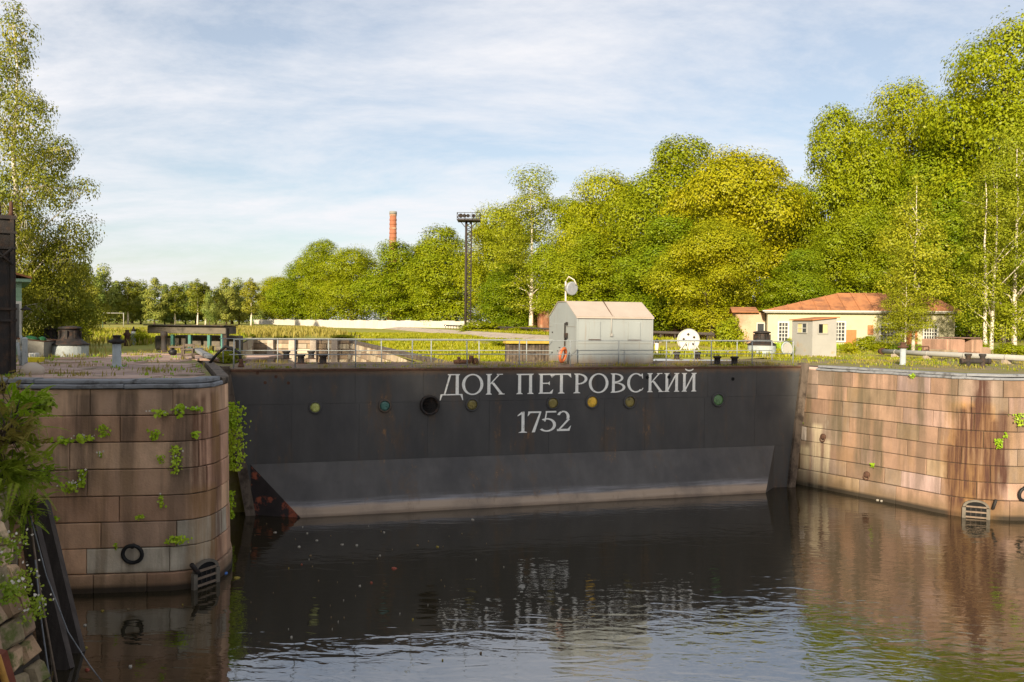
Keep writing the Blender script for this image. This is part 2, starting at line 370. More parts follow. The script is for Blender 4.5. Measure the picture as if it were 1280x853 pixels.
# water
wm = bpy.data.materials.new('dark_water'); wm.use_nodes = True; t = wm.node_tree; t.nodes.clear(); L = t.links.new
wo = t.nodes.new('ShaderNodeOutputMaterial'); df = t.nodes.new('ShaderNodeBsdfDiffuse'); gl = t.nodes.new('ShaderNodeBsdfGlossy'); ms = t.nodes.new('ShaderNodeMixShader')
fr = t.nodes.new('ShaderNodeFresnel'); fr.inputs[0].default_value = 4.3
df.inputs[0].default_value = (.024,.019,.009,1); gl.inputs['Roughness'].default_value = .035; gl.inputs['Color'].default_value = (.92,.93,.95,1)
g = t.nodes.new('ShaderNodeNewGeometry')
def wnoise(sx, sy, rot, det, dist=0.0):
    mp_ = t.nodes.new('ShaderNodeMapping'); mp_.inputs['Scale'].default_value = (sx, sy, 1); mp_.inputs['Rotation'].default_value = (0,0,rot); L(g.outputs['Position'], mp_.inputs[0])
    n = t.nodes.new('ShaderNodeTexNoise'); n.inputs['Scale'].default_value = 1; n.inputs['Detail'].default_value = det; n.inputs['Roughness'].default_value = .5; n.inputs['Distortion'].default_value = dist; L(mp_.outputs[0], n.inputs[0]); return n.outputs[0]
big = wnoise(.85, 2.1, .15, 2, .8); fine = wnoise(2.0, 4.2, .28, 3, .6); patch = wnoise(.10, .16, .5, 2)
pr = t.nodes.new('ShaderNodeMapRange'); L(patch, pr.inputs[0]); pr.inputs[1].default_value = .40; pr.inputs[2].default_value = .60; pr.inputs[3].default_value = .05; pr.inputs[4].default_value = .45
sx_ = t.nodes.new('ShaderNodeSeparateXYZ'); L(g.outputs['Position'], sx_.inputs[0]); wr = t.nodes.new('ShaderNodeMapRange'); wr.interpolation_type = 'SMOOTHSTEP'; L(sx_.outputs[0], wr.inputs[0]); wr.inputs[1].default_value = 1.0; wr.inputs[2].default_value = 8.0; wr.inputs[4].default_value = .55
pa = t.nodes.new('ShaderNodeMath'); pa.operation = 'ADD'; L(pr.outputs[0], pa.inputs[0]); L(wr.outputs[0], pa.inputs[1])
fm = t.nodes.new('ShaderNodeMath'); fm.operation = 'MULTIPLY'; L(fine, fm.inputs[0]); L(pa.outputs[0], fm.inputs[1])
fm2 = t.nodes.new('ShaderNodeMath'); fm2.operation = 'MULTIPLY_ADD'; L(fm.outputs[0], fm2.inputs[0]); fm2.inputs[1].default_value = .42
bgm = t.nodes.new('ShaderNodeMath'); bgm.operation = 'MULTIPLY'; L(big, bgm.inputs[0]); bgm.inputs[1].default_value = .55; L(bgm.outputs[0], fm2.inputs[2])
bp = t.nodes.new('ShaderNodeBump'); bp.inputs['Strength'].default_value = .36; bp.inputs['Distance'].default_value = .06; L(fm2.outputs[0], bp.inputs['Height'])
L(bp.outputs[0], gl.inputs['Normal']); L(bp.outputs[0], fr.inputs['Normal'])
L(fr.outputs[0], ms.inputs[0]); L(df.outputs[0], ms.inputs[1]); L(gl.outputs[0], ms.inputs[2]); L(ms.outputs[0], wo.inputs[0])
mb = MB(); mb.add([(-40,-120,WATER),(200,-120,WATER),(200,60,WATER),(-40,60,WATER)], [(0,1,2,3)]); mb.build('water', wm, kind='structure')

# ground sheets. Left: a polygon with the left quay line; right: a height field banking away from the basin
LZ = 0.12
def top_in(path, inset):
    S = along(path); o = []
    for i, p in enumerate(path):
        q, n = path_at(path, S, S[i]); o.append(Vector((q.x - n.x*inset, q.y - n.y*inset)))
    return o
lq = top_in(LEFT, .5)
dockL = [st(-3.0, 40), st(-3.0, 62), st(-3.0, 82)]
WNEAR = [Vector((-9.4, 14.2)), Vector((-9.3, 2)), Vector((-9.0, -60))]
ring = [(-1500, -60), (WNEAR[2].x, WNEAR[2].y), (WNEAR[1].x, WNEAR[1].y), (WNEAR[0].x-.3, WNEAR[0].y), (-12.6, 16.0), (-13.6, 20.6)] + [(p.x, p.y) for p in lq[1:]] + [(p.x, p.y) for p in dockL] + [tuple(st(-3, 900).xy), (-1500, 900)]
mb = MB(); mb.add([(x, y, LZ-.06) for x, y in ring], [tuple(range(len(ring)))]); mb.build('ground', M['ground'], kind='structure')
mb = MB(); mb.add([(-9.0,-70,LZ-.05),(40,-70,LZ-.05),(40,-3.0,LZ-.05),(-9.0,-3.0,LZ-.05),(40,-3.0,-6.5),(-9.0,-3.0,-6.5)], [(0,1,2,3),(3,2,4,5)]); mb.build('embankment', M['soil'], kind='structure')  # unseen bank added behind the camera to carry the shade trees
import bisect
ss = [7.0, 8, 10, 13, 16, 18, 20, 22, 24, 25.5, 27.3, 29, 30.8, 32, 34, 37, 40, 44, 50, 60, 80, 130, 300, 800, 1500]
ts = [36, 38, 41, 44, 48, 52, 55, 58, 61, 65, 70, 76, 82, 90, 100, 115, 135, 160, 200, 260, 340, 480, 700, 1100]
def sm(a, b, x): x = max(0, min(1, (x-a)/(b-a))); return x*x*(3-2*x)
def bank_z(s, t):
    far = -.45 + .65*max(0, min(1, (s-27.3)/3.5))
    near = -.45*(1-sm(13, 17, s))
    k = sm(52, 61, t); z = near*(1-k) + far*k
    return z + (.10*mnoise(Vector((s*.35, t*.2, 3))) if s < 27 or s > 31 else 0)
vs = []; fs = []
for t_ in ts:
    for s_ in ss: p = st(s_, t_); vs.append((p.x, p.y, bank_z(s_, t_)))
nn = len(ss)
for i in range(len(ts)-1):
    for j in range(nn-1): fs.append((i*nn+j, i*nn+j+1, (i+1)*nn+j+1, (i+1)*nn+j))
mb = MB(); mb.add(vs, fs, True); mb.build('right_bank', M['ground'], kind='structure')
# right quay top in front of the bank (soil and short grass between the pier edge and t = 36)
rq = top_in(RIGHT, .45)
mb = MB()
for q_ in ([g2w(GLEN-.1,.15,-.02), g2w(GLEN+2.2,.5,-.02), g2w(GLEN+3.2,7,-.02), g2w(GLEN-.1,7,-.02)], [g2w(.1,.35,-.05), g2w(.1,6,-.05), Vector((-13.2,34.4,-.05)), Vector((-10.5,28.8,-.05))]): mb.add(q_, [(0,1,2,3)])
for u_ in (-1.4, GLEN+1.3): mb.box(g2w(u_, 1.6, -3.2), (4.2, 2.2, 6.3), rz=GANG)
mb.build('abutment', M['soil'], kind='structure')
ring = [(p.x, p.y) for p in rq] + [(70, 60)] + [tuple(st(60, 38.5).xy), tuple(st(21.0, 38.5).xy)]
mb = MB(); mb.add([(x, y, -.012) for x, y in ring], [tuple(range(len(ring)))]); mb.build('right_quay', M['soil'], kind='structure')
# paved slope of the far bank, in slabs
pv = tag(MB().add([st(27.5,60,-.42), st(30.7,60,.165), st(30.7,61,.165), st(27.5,61,-.42)], [(0,1,2,3)]).build('paved_slope', M['concrete']), 'sloping grey concrete bank facing along the far side of the dock', 'slope')
me_slab = None
for k in range(60):
    a = 61.2 + k*3.2
    b_ = MB(); z0, z1 = -.42, .175
    q = [st(27.5, a, z0), st(30.7, a, z1), st(30.7, a+3.1, z1), st(27.5, a+3.1, z0)]
    if me_slab is None:
        base = st(27.5, a, z0); b_.add([v-base for v in q] + [v-base+Vector((0,0,.035)) for v in q], [(4,5,6,7),(0,1,5,4),(1,2,6,5),(2,3,7,6),(3,0,4,7)]); me_slab = b_.mesh('slab'); me_slab.materials.append(M['concrete'])
    o = link('slab', me_slab, pv); o.location = st(27.5, a, z0 + .02)
# dry basin behind the gate: floor, side wall on the right, lit cross wall at its end
mb = MB(); mb.add([st(-8, 34, -5.0), st(30, 34, -5.0), st(30, 90, -5.0), st(-14, 90, -5.0)], [(0,1,2,3)]); mb.build('basin_floor', M['soil'], kind='structure')
def stone_wall(name, p0, p1, ztop, zbot, label, courses, blen, cols, seed, cap=None, batter=.12, cat='wall', thick=.8):
    rnd = random.Random(seed); r = thing(name, label, cat); d = (p1-p0); Ln = d.length; d.normalize(); n = Vector((d.y, -d.x, 0))
    b = MB(); b.add([p0 + Vector((0,0,zbot)) + n*batter*(ztop-zbot) - n*.05, p1 + Vector((0,0,zbot)) + n*batter*(ztop-zbot) - n*.05, p1 + Vector((0,0,ztop)) - n*.05, p0 + Vector((0,0,ztop)) - n*.05,
                     p0 - n*thick + Vector((0,0,zbot)), p1 - n*thick + Vector((0,0,zbot)), p1 - n*thick + Vector((0,0,ztop)), p0 - n*thick + Vector((0,0,ztop))],
                    [(0,1,2,3),(3,2,6,7),(5,4,7,6),(4,0,3,7),(1,5,6,2)]); b.build('core', M['mortar'], r)
    h = (ztop-zbot)/courses
    for c in range(courses):
        s = -rnd.random()*blen*.5
        while s < Ln:
            e = s + blen*rnd.uniform(.6, 1.35); a0, a1 = max(0, s)+.02, min(Ln, e)-.02; s = e
            if a1 - a0 < .15: continue
            z0, z1 = zbot + c*h + .018, zbot + (c+1)*h - .018; pr_ = rnd.uniform(0, .03); q = []
            for (aa, zz) in ((a0,z0),(a1,z0),(a1,z1),(a0,z1)):
                w = p0 + d*aa + n*(batter*(ztop-zz)) + Vector((0,0,zz)); q.append(w)
            cen = sum(q, Vector())/4
            f = [v + (cen-v).normalized()*.025 + n*pr_ for v in q]; bk = [v - n*.06 for v in q]
            bb = MB().add(f + bk, [(0,1,2,3),(4,5,1,0),(5,6,2,1),(6,7,3,2),(7,4,0,3)])
            cc = rnd.choice(cols); k = rnd.uniform(.82, 1.15); bb.build('stone', M['granite'], r, color=tuple(min(1, v*k) for v in cc))
    return r
pale = [(.42,.33,.22), (.30,.22,.14), (.50,.42,.29), (.25,.18,.12), (.36,.30,.22)]
cA = at_d(281, 420, 80); cA.z = 0; cB = at_d(437, 427, 80); cB.z = 0; cC = st(7.6, 36)
stone_wall('basin_wall', cA, cB, -.05, -4.6, 'sunlit pale stone wall closing the far end of the basin behind the left railing', 9, 1.9, pale, 5, batter=.16)
stone_wall('basin_wall', cB, cC, -.42, -4.6, 'long pale stone wall under the grassy bank, running towards the gate', 8, 2.4, pale, 6, batter=.16)
b = MB(); d = (cC-cB).normalized()
b.box((cB+cC)/2 + Vector((0,0,-.30)) - Vector((d.y,-d.x,0))*.2, ((cC-cB).length, .55, .22), rz=math.atan2(d.y, d.x)); tag(b.build('timber_kerb', M['wood_old']), 'brown weathered timber kerb on top of the wall under the grassy bank', 'kerb')
# fill between cross wall and the right bank
mb = MB(); q = [cA, cB, st(7.2,83), st(7.2,900), st(-14,900), st(-20, 83)]
mb.add([(v.x, v.y, -.03) for v in q], [tuple(range(len(q)))]); mb.build('far_ground', M['ground'], kind='structure')
stone_wall('basin_wall', st(-3.0, 37), st(-3.0, 82), -.02, -4.6, 'shaded stone wall along the left side of the basin behind the gate', 6, 3.4, pale, 9, batter=.10)
# buttress pilasters on the lit cross wall
bd = (cB-cA).normalized(); bn = Vector((bd.y,-bd.x,0))
for k in range(6):
    p = cA + bd*((cB-cA).length*(.04+.17*k)); b = MB(); b.box(p + bn*.35 + Vector((0,0,-2.4)), (.75, .9, 4.7), rz=math.atan2(bd.y, bd.x), taper=.75)
    tag(b.build('stone_buttress', M['concrete']), ['first','second','third','fourth','fifth','sixth'][k] + ' narrow stone buttress from the left on the sunlit end wall of the basin', 'buttress', 'buttresses on the basin end wall')

# ---------------------------------------------------------------- the two granite piers
def streaks(m, spots, col, ztop, zlow, w, amt):
    """vertical run-off stains below given plan points"""
    pos = pos_of(m); t = m.node_tree; s = t.nodes.new('ShaderNodeSeparateXYZ'); t.links.new(pos, s.inputs[0])
    wob = noise_of(m, pos, 1.0, (1.4,1.4,.6), 4); fine_ = noise_of(m, pos, 1.0, (9,9,.5), 5)
    total = None
    for (x, y, zt, zl, ww) in spots:
        c = t.nodes.new('ShaderNodeCombineXYZ'); t.links.new(s.outputs[0], c.inputs[0]); t.links.new(s.outputs[1], c.inputs[1])
        d = t.nodes.new('ShaderNodeVectorMath'); d.operation = 'DISTANCE'; t.links.new(c.outputs[0], d.inputs[0]); d.inputs[1].default_value = (x, y, 0)
        dd = mathn(m, 'ADD', d.outputs['Value'], mathn(m, 'MULTIPLY', mathn(m, 'SUBTRACT', wob, .5), ww*1.3))
        k = maprange(m, dd, ww, ww*.5); k = mathn(m, 'MULTIPLY', k, maprange(m, s.outputs[2], zt+.08, zt-.12)); k = mathn(m, 'MULTIPLY', k, maprange(m, s.outputs[2], zl-.5, zl+.5))
        total = k if total is None else mathn(m, 'MAXIMUM', total, k)
    add_layer(m, mathn(m, 'MULTIPLY', mathn(m, 'MULTIPLY', total, maprange(m, fine_, .3, .6, .35, 1.0)), amt), col)
gm = M['granite']
pos = pos_of(gm); zax = axis_of(gm, pos, 2)
run = noise_of(gm, pos, 1.0, (2.2,2.2,.16), 5, .6)                                           # grey-brown run-off
add_layer(gm, mathn(gm, 'MULTIPLY', ramp_of(gm, run, [(.50,0),(.62,1)]), .42), (.085,.062,.040))
och = noise_of(gm, pos, 1.0, (.8,.8,.22), 5, .6)
add_layer(gm, mathn(gm, 'MULTIPLY', ramp_of(gm, och, [(.54,0),(.68,1)]), .30), (.30,.17,.055))
lime = noise_of(gm, pos, 1.0, (3.2,3.2,.35), 6, .7)
add_layer(gm, mathn(gm, 'MULTIPLY', ramp_of(gm, lime, [(.64,0),(.72,1)]), .32), (.42,.38,.31))
wl = mathn(gm, 'ADD', zax, mathn(gm, 'MULTIPLY', noise_of(gm, pos, 1.2, (1,1,.6), 4), .5))
add_layer(gm, maprange(gm, wl, -4.35, -4.75, 0, .62), (.115,.075,.036))
add_layer(gm, maprange(gm, zax, -5.02, -5.14, 0, .9), (.018,.015,.010))

def pier(name, label, path, courses, cols, lens, seed, batter, skip=None):
    rnd = random.Random(seed); r = thing(name, label, 'pier'); S = along(path); tot = S[-1]
    def pt(s, z, off=0.0):
        p, n = path_at(path, S, s); k = -batter*(z-WATER) + off
        return (p.x + n.x*k, p.y + n.y*k, z)
    b = MB(); zz = [courses[-1][0]-1.0] + [courses[0][1]]; cols_ = []
    k = int(tot/.4)+1; vs = []
    for i in range(k+1):
        s = tot*i/k; vs += [pt(s, zz[0], -.05), pt(s, zz[1]-.01, -.05), pt(s, zz[1]-.01, -1.4)]
    fs = []
    for i in range(k): fs += [(i*3, (i+1)*3, (i+1)*3+1, i*3+1), (i*3+1, (i+1)*3+1, (i+1)*3+2, i*3+2)]
    b.add(vs, fs); b.build('core', M['mortar'], r)
    for ci, (z0, z1, off) in enumerate(courses):
        s = -rnd.random()*1.0
        while s < tot:
            e = s + rnd.uniform(*lens); a0, a1 = max(0, s)+.008, min(tot, e)-.008; s = e
            if a1-a0 < .12: continue
            col = cols(ci, (a0+a1)/2, rnd); m_ = max(1, int((a1-a0)/.45)); pr_ = off + rnd.uniform(-.008, .010); ch = .017
            zb, zt = z0+.010, z1-.010; vs = []; jr = lambda: rnd.uniform(-.009,.009)
            for i in range(m_+1):
                sa = a0 + (a1-a0)*i/m_; si = min(max(sa, a0+ch), a1-ch)
                za_, zc_ = jr(), jr(); vs += [pt(sa, zb, -.07), pt(sa, zb+za_*.4, pr_-ch), pt(si, zb+ch+za_+.006, pr_+jr()*.6), pt(si, zt-ch+zc_-.006, pr_+jr()*.6), pt(sa, zt+zc_*.4, pr_-ch), pt(sa, zt, -.07)]
            fs = []
            for i in range(m_):
                for j in range(5): fs.append((i*6+j, (i+1)*6+j, (i+1)*6+j+1, i*6+j+1))
            o = m_*6; fs += [(0,1,4,5),(1,2,3,4),(o+5,o+4,o+1,o),(o+4,o+3,o+2,o+1)]
            MB().add(vs, fs).build('granite_block', M['granite'], r, color=col)
    return r, pt, S
def colsL(ci, s, rnd):
    c = rnd.choice([(.53,.31,.195),(.58,.36,.225),(.47,.28,.175),(.60,.385,.245),(.49,.28,.18),(.47,.305,.205)])
    if ci in (5, 6) and rnd.random() < .3: c = (.50,.43,.33)
    k = rnd.uniform(.76, 1.18); return tuple(v*k for v in c)
def colsR(ci, s, rnd):
    c = rnd.choice([(.25,.155,.105),(.28,.175,.12),(.215,.14,.098),(.285,.18,.12),(.23,.165,.125),(.32,.21,.165),(.27,.19,.12),(.20,.145,.105)])
    if rnd.random() < .11: c = rnd.choice([(.35,.30,.265),(.37,.26,.23)])
    k = rnd.uniform(.76, 1.18); return tuple(v*k for v in c)
hL = [-.03, -.72, -1.40, -2.10, -2.79, -3.46, -4.13, -4.78, -5.75]
cL = [(hL[i+1], hL[i], 0.0 if i < 7 else .06) for i in range(8)]
pierL, ptL, SL = pier('granite_pier', 'rounded reddish granite pier on the left, tufts of weeds in its joints', LEFT, cL, colsL, (1.2, 3.4), 11, .012)
hR = [-.17, -.80, -1.42, -2.05, -2.68, -3.30, -3.92, -4.55, -5.75]
cR = [(hR[i+1], hR[i], 0.0 if i < 7 else .05) for i in range(8)]
pierR, ptR, SR = pier('granite_pier', 'sunlit pinkish granite pier on the right with dark rust streaks', RIGHT, cR, colsR, (.7, 2.2), 23, .022)

def sfind(pt, S, px, z, vis=None):
    """arc length on a pier where it shows at picture column px (nearest one to the camera)"""
    best = (1e9, 0)
    for i in range(0, 1500):
        s = S[-1]*i/1500; p = pt(s, z); 
        if p[1] < 1: continue
        v = CM.inverted() @ Vector(p); x = W0/2 + FPX*v.x/(-v.z); e = abs(x-px) + p[1]*.4
        if e < best[0]: best = (e, s)
    return best[1]
def proj(p):
    v = CM.inverted() @ Vector(p); return W0/2 + FPX*v.x/(-v.z), H0/2 - FPX*v.y/(-v.z)

def at_pier(pt, S, px): q = pt(sfind(pt, S, px, -3.0), -3.0); return q[0], q[1]
streaks(gm, [(*at_pier(ptR, SR, 1216), -1.0, -5.1, 1.0)], (.30,.155,.035), 0, 0, 0, .75)
streaks(gm, [(*at_pier(ptR, SR, px_), zt, zl, w_) for px_, zt, zl, w_ in ((1204,-1.2,-4.6,.46), (1215,-1.1,-4.0,.34), (1228,-.1,-4.9,.40), (1239,-1.6,-4.8,.42), (1196,-2.6,-5.2,.42), (1254,-1.3,-4.4,.25))], (.060,.026,.017), 0, 0, 0, 1.0)
streaks(gm, [(*at_pier(ptR, SR, px_), zt, zl, w_) for px_, zt, zl, w_ in ((1078,-.15,-4.3,.36), (1045,-.15,-3.4,.30), (1150,-.1,-2.2,.22), (1010,-1.2,-4.9,.18), (1098,-2.0,-4.6,.25), (1190,-.1,-1.6,.4))], (.085,.068,.040), 0, 0, 0, .75)
streaks(gm, [(*at_pier(ptR, SR, px_), zt, zl, w_) for px_, zt, zl, w_ in ((1022,-2.5,-4.9,.30), (1034,-3.1,-4.8,.22), (1006,-3.5,-4.9,.35))], (.46,.38,.25), 0, 0, 0, .8)
streaks(gm, [(*at_pier(ptL, SL, px_), zt, zl, w_) for px_, zt, zl, w_ in ((246,-.3,-3.4,.13), (256,-.2,-3.2,.13), (268,-.1,-5.0,.20), (274,-1,-5.0,.25))], (.10,.042,.022), 0, 0, 0, .8)
streaks(gm, [(*at_pier(ptL, SL, px_), zt, zl, w_) for px_, zt, zl, w_ in ((258,-2.6,-4.9,.55), (272,-.2,-2.2,.3))], (.26,.14,.045), 0, 0, 0, .6)
streaks(gm, [(*at_pier(ptL, SL, px_), zt, zl, w_) for px_, zt, zl, w_ in ((226,-.1,-2.6,.30), (105,-.1,-3.0,.35), (160,-.05,-1.6,.30))], (.075,.052,.036), 0, 0, 0, .7)
# coping timbers on the piers
def coping(pier_, pt, s0, s1, n, zb, zt, back, front, m, rows=2, seed=1):
    rnd = random.Random(seed)
    for row in range(rows):
        z0 = zb + (zt-zb)*row/rows; z1 = zb + (zt-zb)*(row+1)/rows - .008; s = s0
        while s < s1 - .2:
            e = min(s1, s + rnd.uniform(2.2, 4.2)); k = max(1, int((e-s)/.5)); vs = []; fs = []; j1, j2 = rnd.uniform(-.02,.025), rnd.uniform(-.02,.02)
            for i in range(k+1):
                sa = s+.01 + (e-s-.02)*i/k; fo = front + j1 - (.06 if row else 0); jz = rnd.uniform(-.012,.012)
                vs += [pt(sa, z0+j2*.4+jz, -back), pt(sa, z0+j2*.4+jz, fo-.02), pt(sa, z0+.02+j2*.4, fo), pt(sa, z1-.03+j2+jz, fo), pt(sa, z1+j2+jz, fo-.03), pt(sa, z1+j2, -back)]
            for i in range(k):
                for j in range(6): fs.append((i*6+j, (i+1)*6+j, (i+1)*6+(j+1) % 6, i*6+(j+1) % 6))
            o = k*6; fs += [tuple(range(5,-1,-1)), tuple(range(o, o+6))]
            MB().add(vs, fs).build('coping_beam', m, pier_); s = e
sL1 = sfind(ptL, SL, 276, 0)
coping(pierL, ptL, 0, sL1, 4, -.02, .215, .55, .05, M['wood_grey'], 2, 3)
# squared weathered beams down the inner side
coping(pierL, ptL, sL1+.05, SL[-1]*.80, 3, .0, .20, .30, .04, M['wood_old'], 1, 4)
sR0 = sfind(ptR, SR, 1022, 0); 
coping(pierR, ptR, sR0, SR[-1]-18, 8, -.165, .05, .55, .05, M['wood_grey'], 2, 8)
coping(pierR, ptR, 4.3, sR0-.05, 8, -.165, -.03, .5, .0, M['slab'], 1, 9)
for o in list(pierR.children):
    if o.data.materials[0] == M['slab']: o.color = (.50,.36,.30,1)

# iron ring, plates and grates on the piers
def frame_at(pt, s, z):
    p = Vector(pt(s, z)); q = Vector(pt(s+.1, z)); d = (q-p).normalized(); n = Vector((d.y, -d.x, 0)); return p, d, n
def grate(pt, S, px, label, w, ztop):
    s = sfind(pt, S, px, -4.9); p, d, n = frame_at(pt, s, ztop); r = thing('drain_grate', label, 'drain grate', p + n*.055, math.atan2(d.y, d.x))
    hw = w/2; zl = -5.6-ztop; arc = [(hw*math.cos(a), .16 + .18*math.sin(a)) for a in [math.pi*k/10 for k in range(11)]]
    outer = [((hw+.10)*math.cos(a), .14 + .27*math.sin(a)) for a in [math.pi*k/10 for k in range(11)]]
    b = MB()
    for k in range(10): b.prism([arc[k], outer[k], outer[k+1], arc[k+1]], 0, .08, (0,.02,0))
    b.box((-hw-.06, -.02, zl/2+.12), (.12,.11,-zl)); b.box((hw+.06, -.02, zl/2+.12), (.12,.11,-zl)); b.build('frame', M['gantry'], r)
    MB().prism([(-hw, zl), (hw, zl)] + arc, -.004, .004, (0,-.022,0)).build('opening', M['black'], r)
    for k in range(4): MB().box((0, -.055, .16-.19*k), (w, .05, .055)).build('bar', M['barrust'], r)
    for k in range(3): MB().box((-hw/2+hw/2*k, -.036, zl/2+.1), (.03, .02, -zl)).build('upright', M['darkiron'], r)
    return r
grL = grate(ptL, SL, 255, 'rusty arched drain grate at the foot of the left pier', .60, -4.96)
grR = grate(ptR, SR, 1219, 'barred drain grate at the foot of the rust-streaked right pier', .66, -4.98)
b = MB().tube([(-.52,-.10,.42),(-.30,-.10,.14)], .06, 6); b.build('bracket', M['darkiron'], grL); MB().tube([(.62,-.10,.5),(.52,-.10,.14)], .05, 6).build('bracket', M['darkiron'], grR)
def mooring_ring(pt, S, px, py_z, R, label, tube=.05):
    s = sfind(pt, S, px, py_z); p, d, n = frame_at(pt, s, py_z); r = thing('mooring_ring', label, 'ring', p + n*.10)
    MB().ringtube((0,0,-R*.9), R, tube, d, (n*.18 + Vector((0,0,1))), 24, 8).build('ring', M['rubber'], r); MB().tube([tuple(-n*.10), tuple(n*.05), (0,0,-.04)], .045, 6).build('staple', M['darkiron'], r)
mooring_ring(ptL, SL, 167, -4.05, .235, 'thick black mooring ring hanging low on the left pier')
mooring_ring(ptR, SR, 1279, -4.05, .25, 'dark mooring ring low on the right pier, at the picture edge', .055)
for px_, z_, lab in ((1030, -3.0, 'small rusty iron eye high on the pale-stained stones beside the gate'), (1084, -4.3, 'small rusty iron eye low on the right pier, above the waterline')):
    s = sfind(ptR, SR, px_, z_); p, d, n = frame_at(ptR, s, z_); r = thing('iron_eye', lab, 'iron eye', p + n*.02)
    MB().lathe((0,0,0), [(.13,0),(.13,.05),(.09,.09),(.03,.10)], 10, axis=n).build('plate', M['rust'], r); MB().ringtube(tuple(n*.08 - Vector((0,0,.10))), .11, .028, d, (0,0,1), 14, 6).build('ring', M['rust'], r)
# ---------------------------------------------------------------- the dock gate (local frame: x along it, y back, z up)
gate = thing('dock_gate', 'long black steel dock gate with white Cyrillic lettering and the year 1752', 'dock gate', G0, GANG)
uL_t = 0.0; uR_t = GLEN
uL_b, _ = gpx(318, 645); uR_b, _ = gpx(985, 606)
FZ0 = gpx(312, 582)[1]; FZ1 = gpx(968, 556)[1]; FZ = (FZ0+FZ1)/2; FU0 = gpx(313, 582)[0]; FU1 = gpx(968, 556)[0]
print('gate fold', FZ0, FZ1, FU0, FU1, uL_b, uR_b)
ZB = WATER - 1.2
def edge_u(z, right):
    k = (0 - z)/(0 - WATER)
    return (uR_t + (uR_b-uR_t)*k) if right else (uL_t + (uL_b-uL_t)*k)
# plates of the face, each a little proud with welded seams between them
hp = gate; ncol = 10
rndg = random.Random(4)
b = MB(); b.add([(edge_u(0,0), .02, -.02), (edge_u(0,1), .02, -.02), (edge_u(ZB,1), .02, ZB), (edge_u(ZB,0), .02, ZB), (edge_u(0,0), 4.4, -.02), (edge_u(0,1), 4.4, -.02), (edge_u(ZB,1), 4.4, ZB), (edge_u(ZB,0), 4.4, ZB)],
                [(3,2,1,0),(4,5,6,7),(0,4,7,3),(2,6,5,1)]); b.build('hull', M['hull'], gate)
zs = [0.0, -1.28, FZ, ZB]
for r_ in range(3):
    cut = sorted([rndg.uniform(-.35,.35)+GLEN*k/ncol for k in range(1, ncol)])
    for k in range(ncol):
        za, zb = zs[r_+1]+.004, zs[r_]-.004
        q = []
        for (zz, left) in ((za,1),(za,0),(zb,0),(zb,1)):
            if left: u_ = edge_u(zz,0) if k == 0 else cut[k-1]+.004
            else: u_ = edge_u(zz,1) if k == ncol-1 else cut[k]-.004
            q.append((u_, zz))
        pr_ = rndg.uniform(0, .004); f = [(u_, -pr_, z_) for u_, z_ in q]; bk = [(u_, .03, z_) for u_, z_ in q]
        MB().add(f+bk, [(0,1,2,3),(4,5,1,0),(5,6,2,1),(6,7,3,2),(7,4,0,3)]).build('hull_plate', M['hull'], gate)
# sloping lower hull: fold line on the face, running out towards the water
BU0, BU1, OUT = FU0 + 1.75, FU1 - .95, .85
def slope_pt(u, k):      # k 0 at the fold, 1 at the water
    a, c = FU0 + (BU0-FU0)*k, FU1 + (BU1-FU1)*k
    return Vector((a + (c-a)*u, -.012 - OUT*k, FZ + (WATER-FZ)*k))
kk = [0, .35, .7, 1.0, 1.35]; b = MB(); vs = []
for k in kk:
    for u_ in range(21): vs.append(slope_pt(u_/20, k))
fs = [(i*21+j, (i+1)*21+j, (i+1)*21+j+1, i*21+j+1) for i in range(4) for j in range(20)]
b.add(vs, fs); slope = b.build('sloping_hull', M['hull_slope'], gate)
for e, nm in ((0, 'hull_end'), (1, 'hull_end')):
    top = slope_pt(e, 0); bot = slope_pt(e, 1.35); back = Vector((bot.x*.0 + (FU0+.1 if e == 0 else FU1-.05), -.012, bot.z))
    b = MB(); b.add([top, bot, back] if e == 0 else [top, back, bot], [(0,2,1)]); o = b.build(nm, mat('hull_end_paint', (.04,.033,.033), .75, var=.3, scale=2, bump=.2, col2=(.36,.10,.055), thr=(.53,.60), c2scale=1.6) if e == 0 else M['hull'], gate)
    if e == 0: o['label'] = 'black end plate flaking to red primer'
hs = M['hull_slope']; pos = pos_of(hs, 'Object'); zz = axis_of(hs, pos, 2)
wob = mathn(hs, 'ADD', zz, mathn(hs, 'MULTIPLY', noise_of(hs, pos, 1.0, (.25,.5,2.5), 6, .7), .34))
b1 = maprange(hs, wob, WATER+.80, WATER+.55); b1 = mathn(hs, 'MULTIPLY', b1, ramp_of(hs, noise_of(hs, pos, 1.0, (.35,1,9), 7, .75), [(.40,.15),(.62,.95)]))
add_layer(hs, b1, (.30,.29,.30))
add_layer(hs, maprange(hs, wob, WATER+.56, WATER+.46, 0, .85), (.42,.31,.215))
add_layer(hs, maprange(hs, wob, WATER+.30, WATER+.20, 0, .85), (.20,.14,.095))
for mm in (M['hull'], M['hull_slope']):
    pos = pos_of(mm, 'Object')
    rs_ = ramp_of(mm, noise_of(mm, pos, 1.0, (1.0,1,.22), 7, .7), [(.55,0),(.66,1)]); sp = ramp_of(mm, noise_of(mm, pos, 3.2, (1,1,.55), 6, .7), [(.56,0),(.66,1)])
    add_layer(mm, mathn(mm, 'MULTIPLY', rs_, .55), (.13,.085,.052)); add_layer(mm, mathn(mm, 'MULTIPLY', mathn(mm, 'MULTIPLY', rs_, sp), .8), (.33,.17,.07))
    gy = ramp_of(mm, noise_of(mm, pos, 1.0, (.5,1,.35), 6, .6), [(.45,0),(.65,1)]); add_layer(mm, mathn(mm, 'MULTIPLY', gy, .45), (.045,.044,.047))
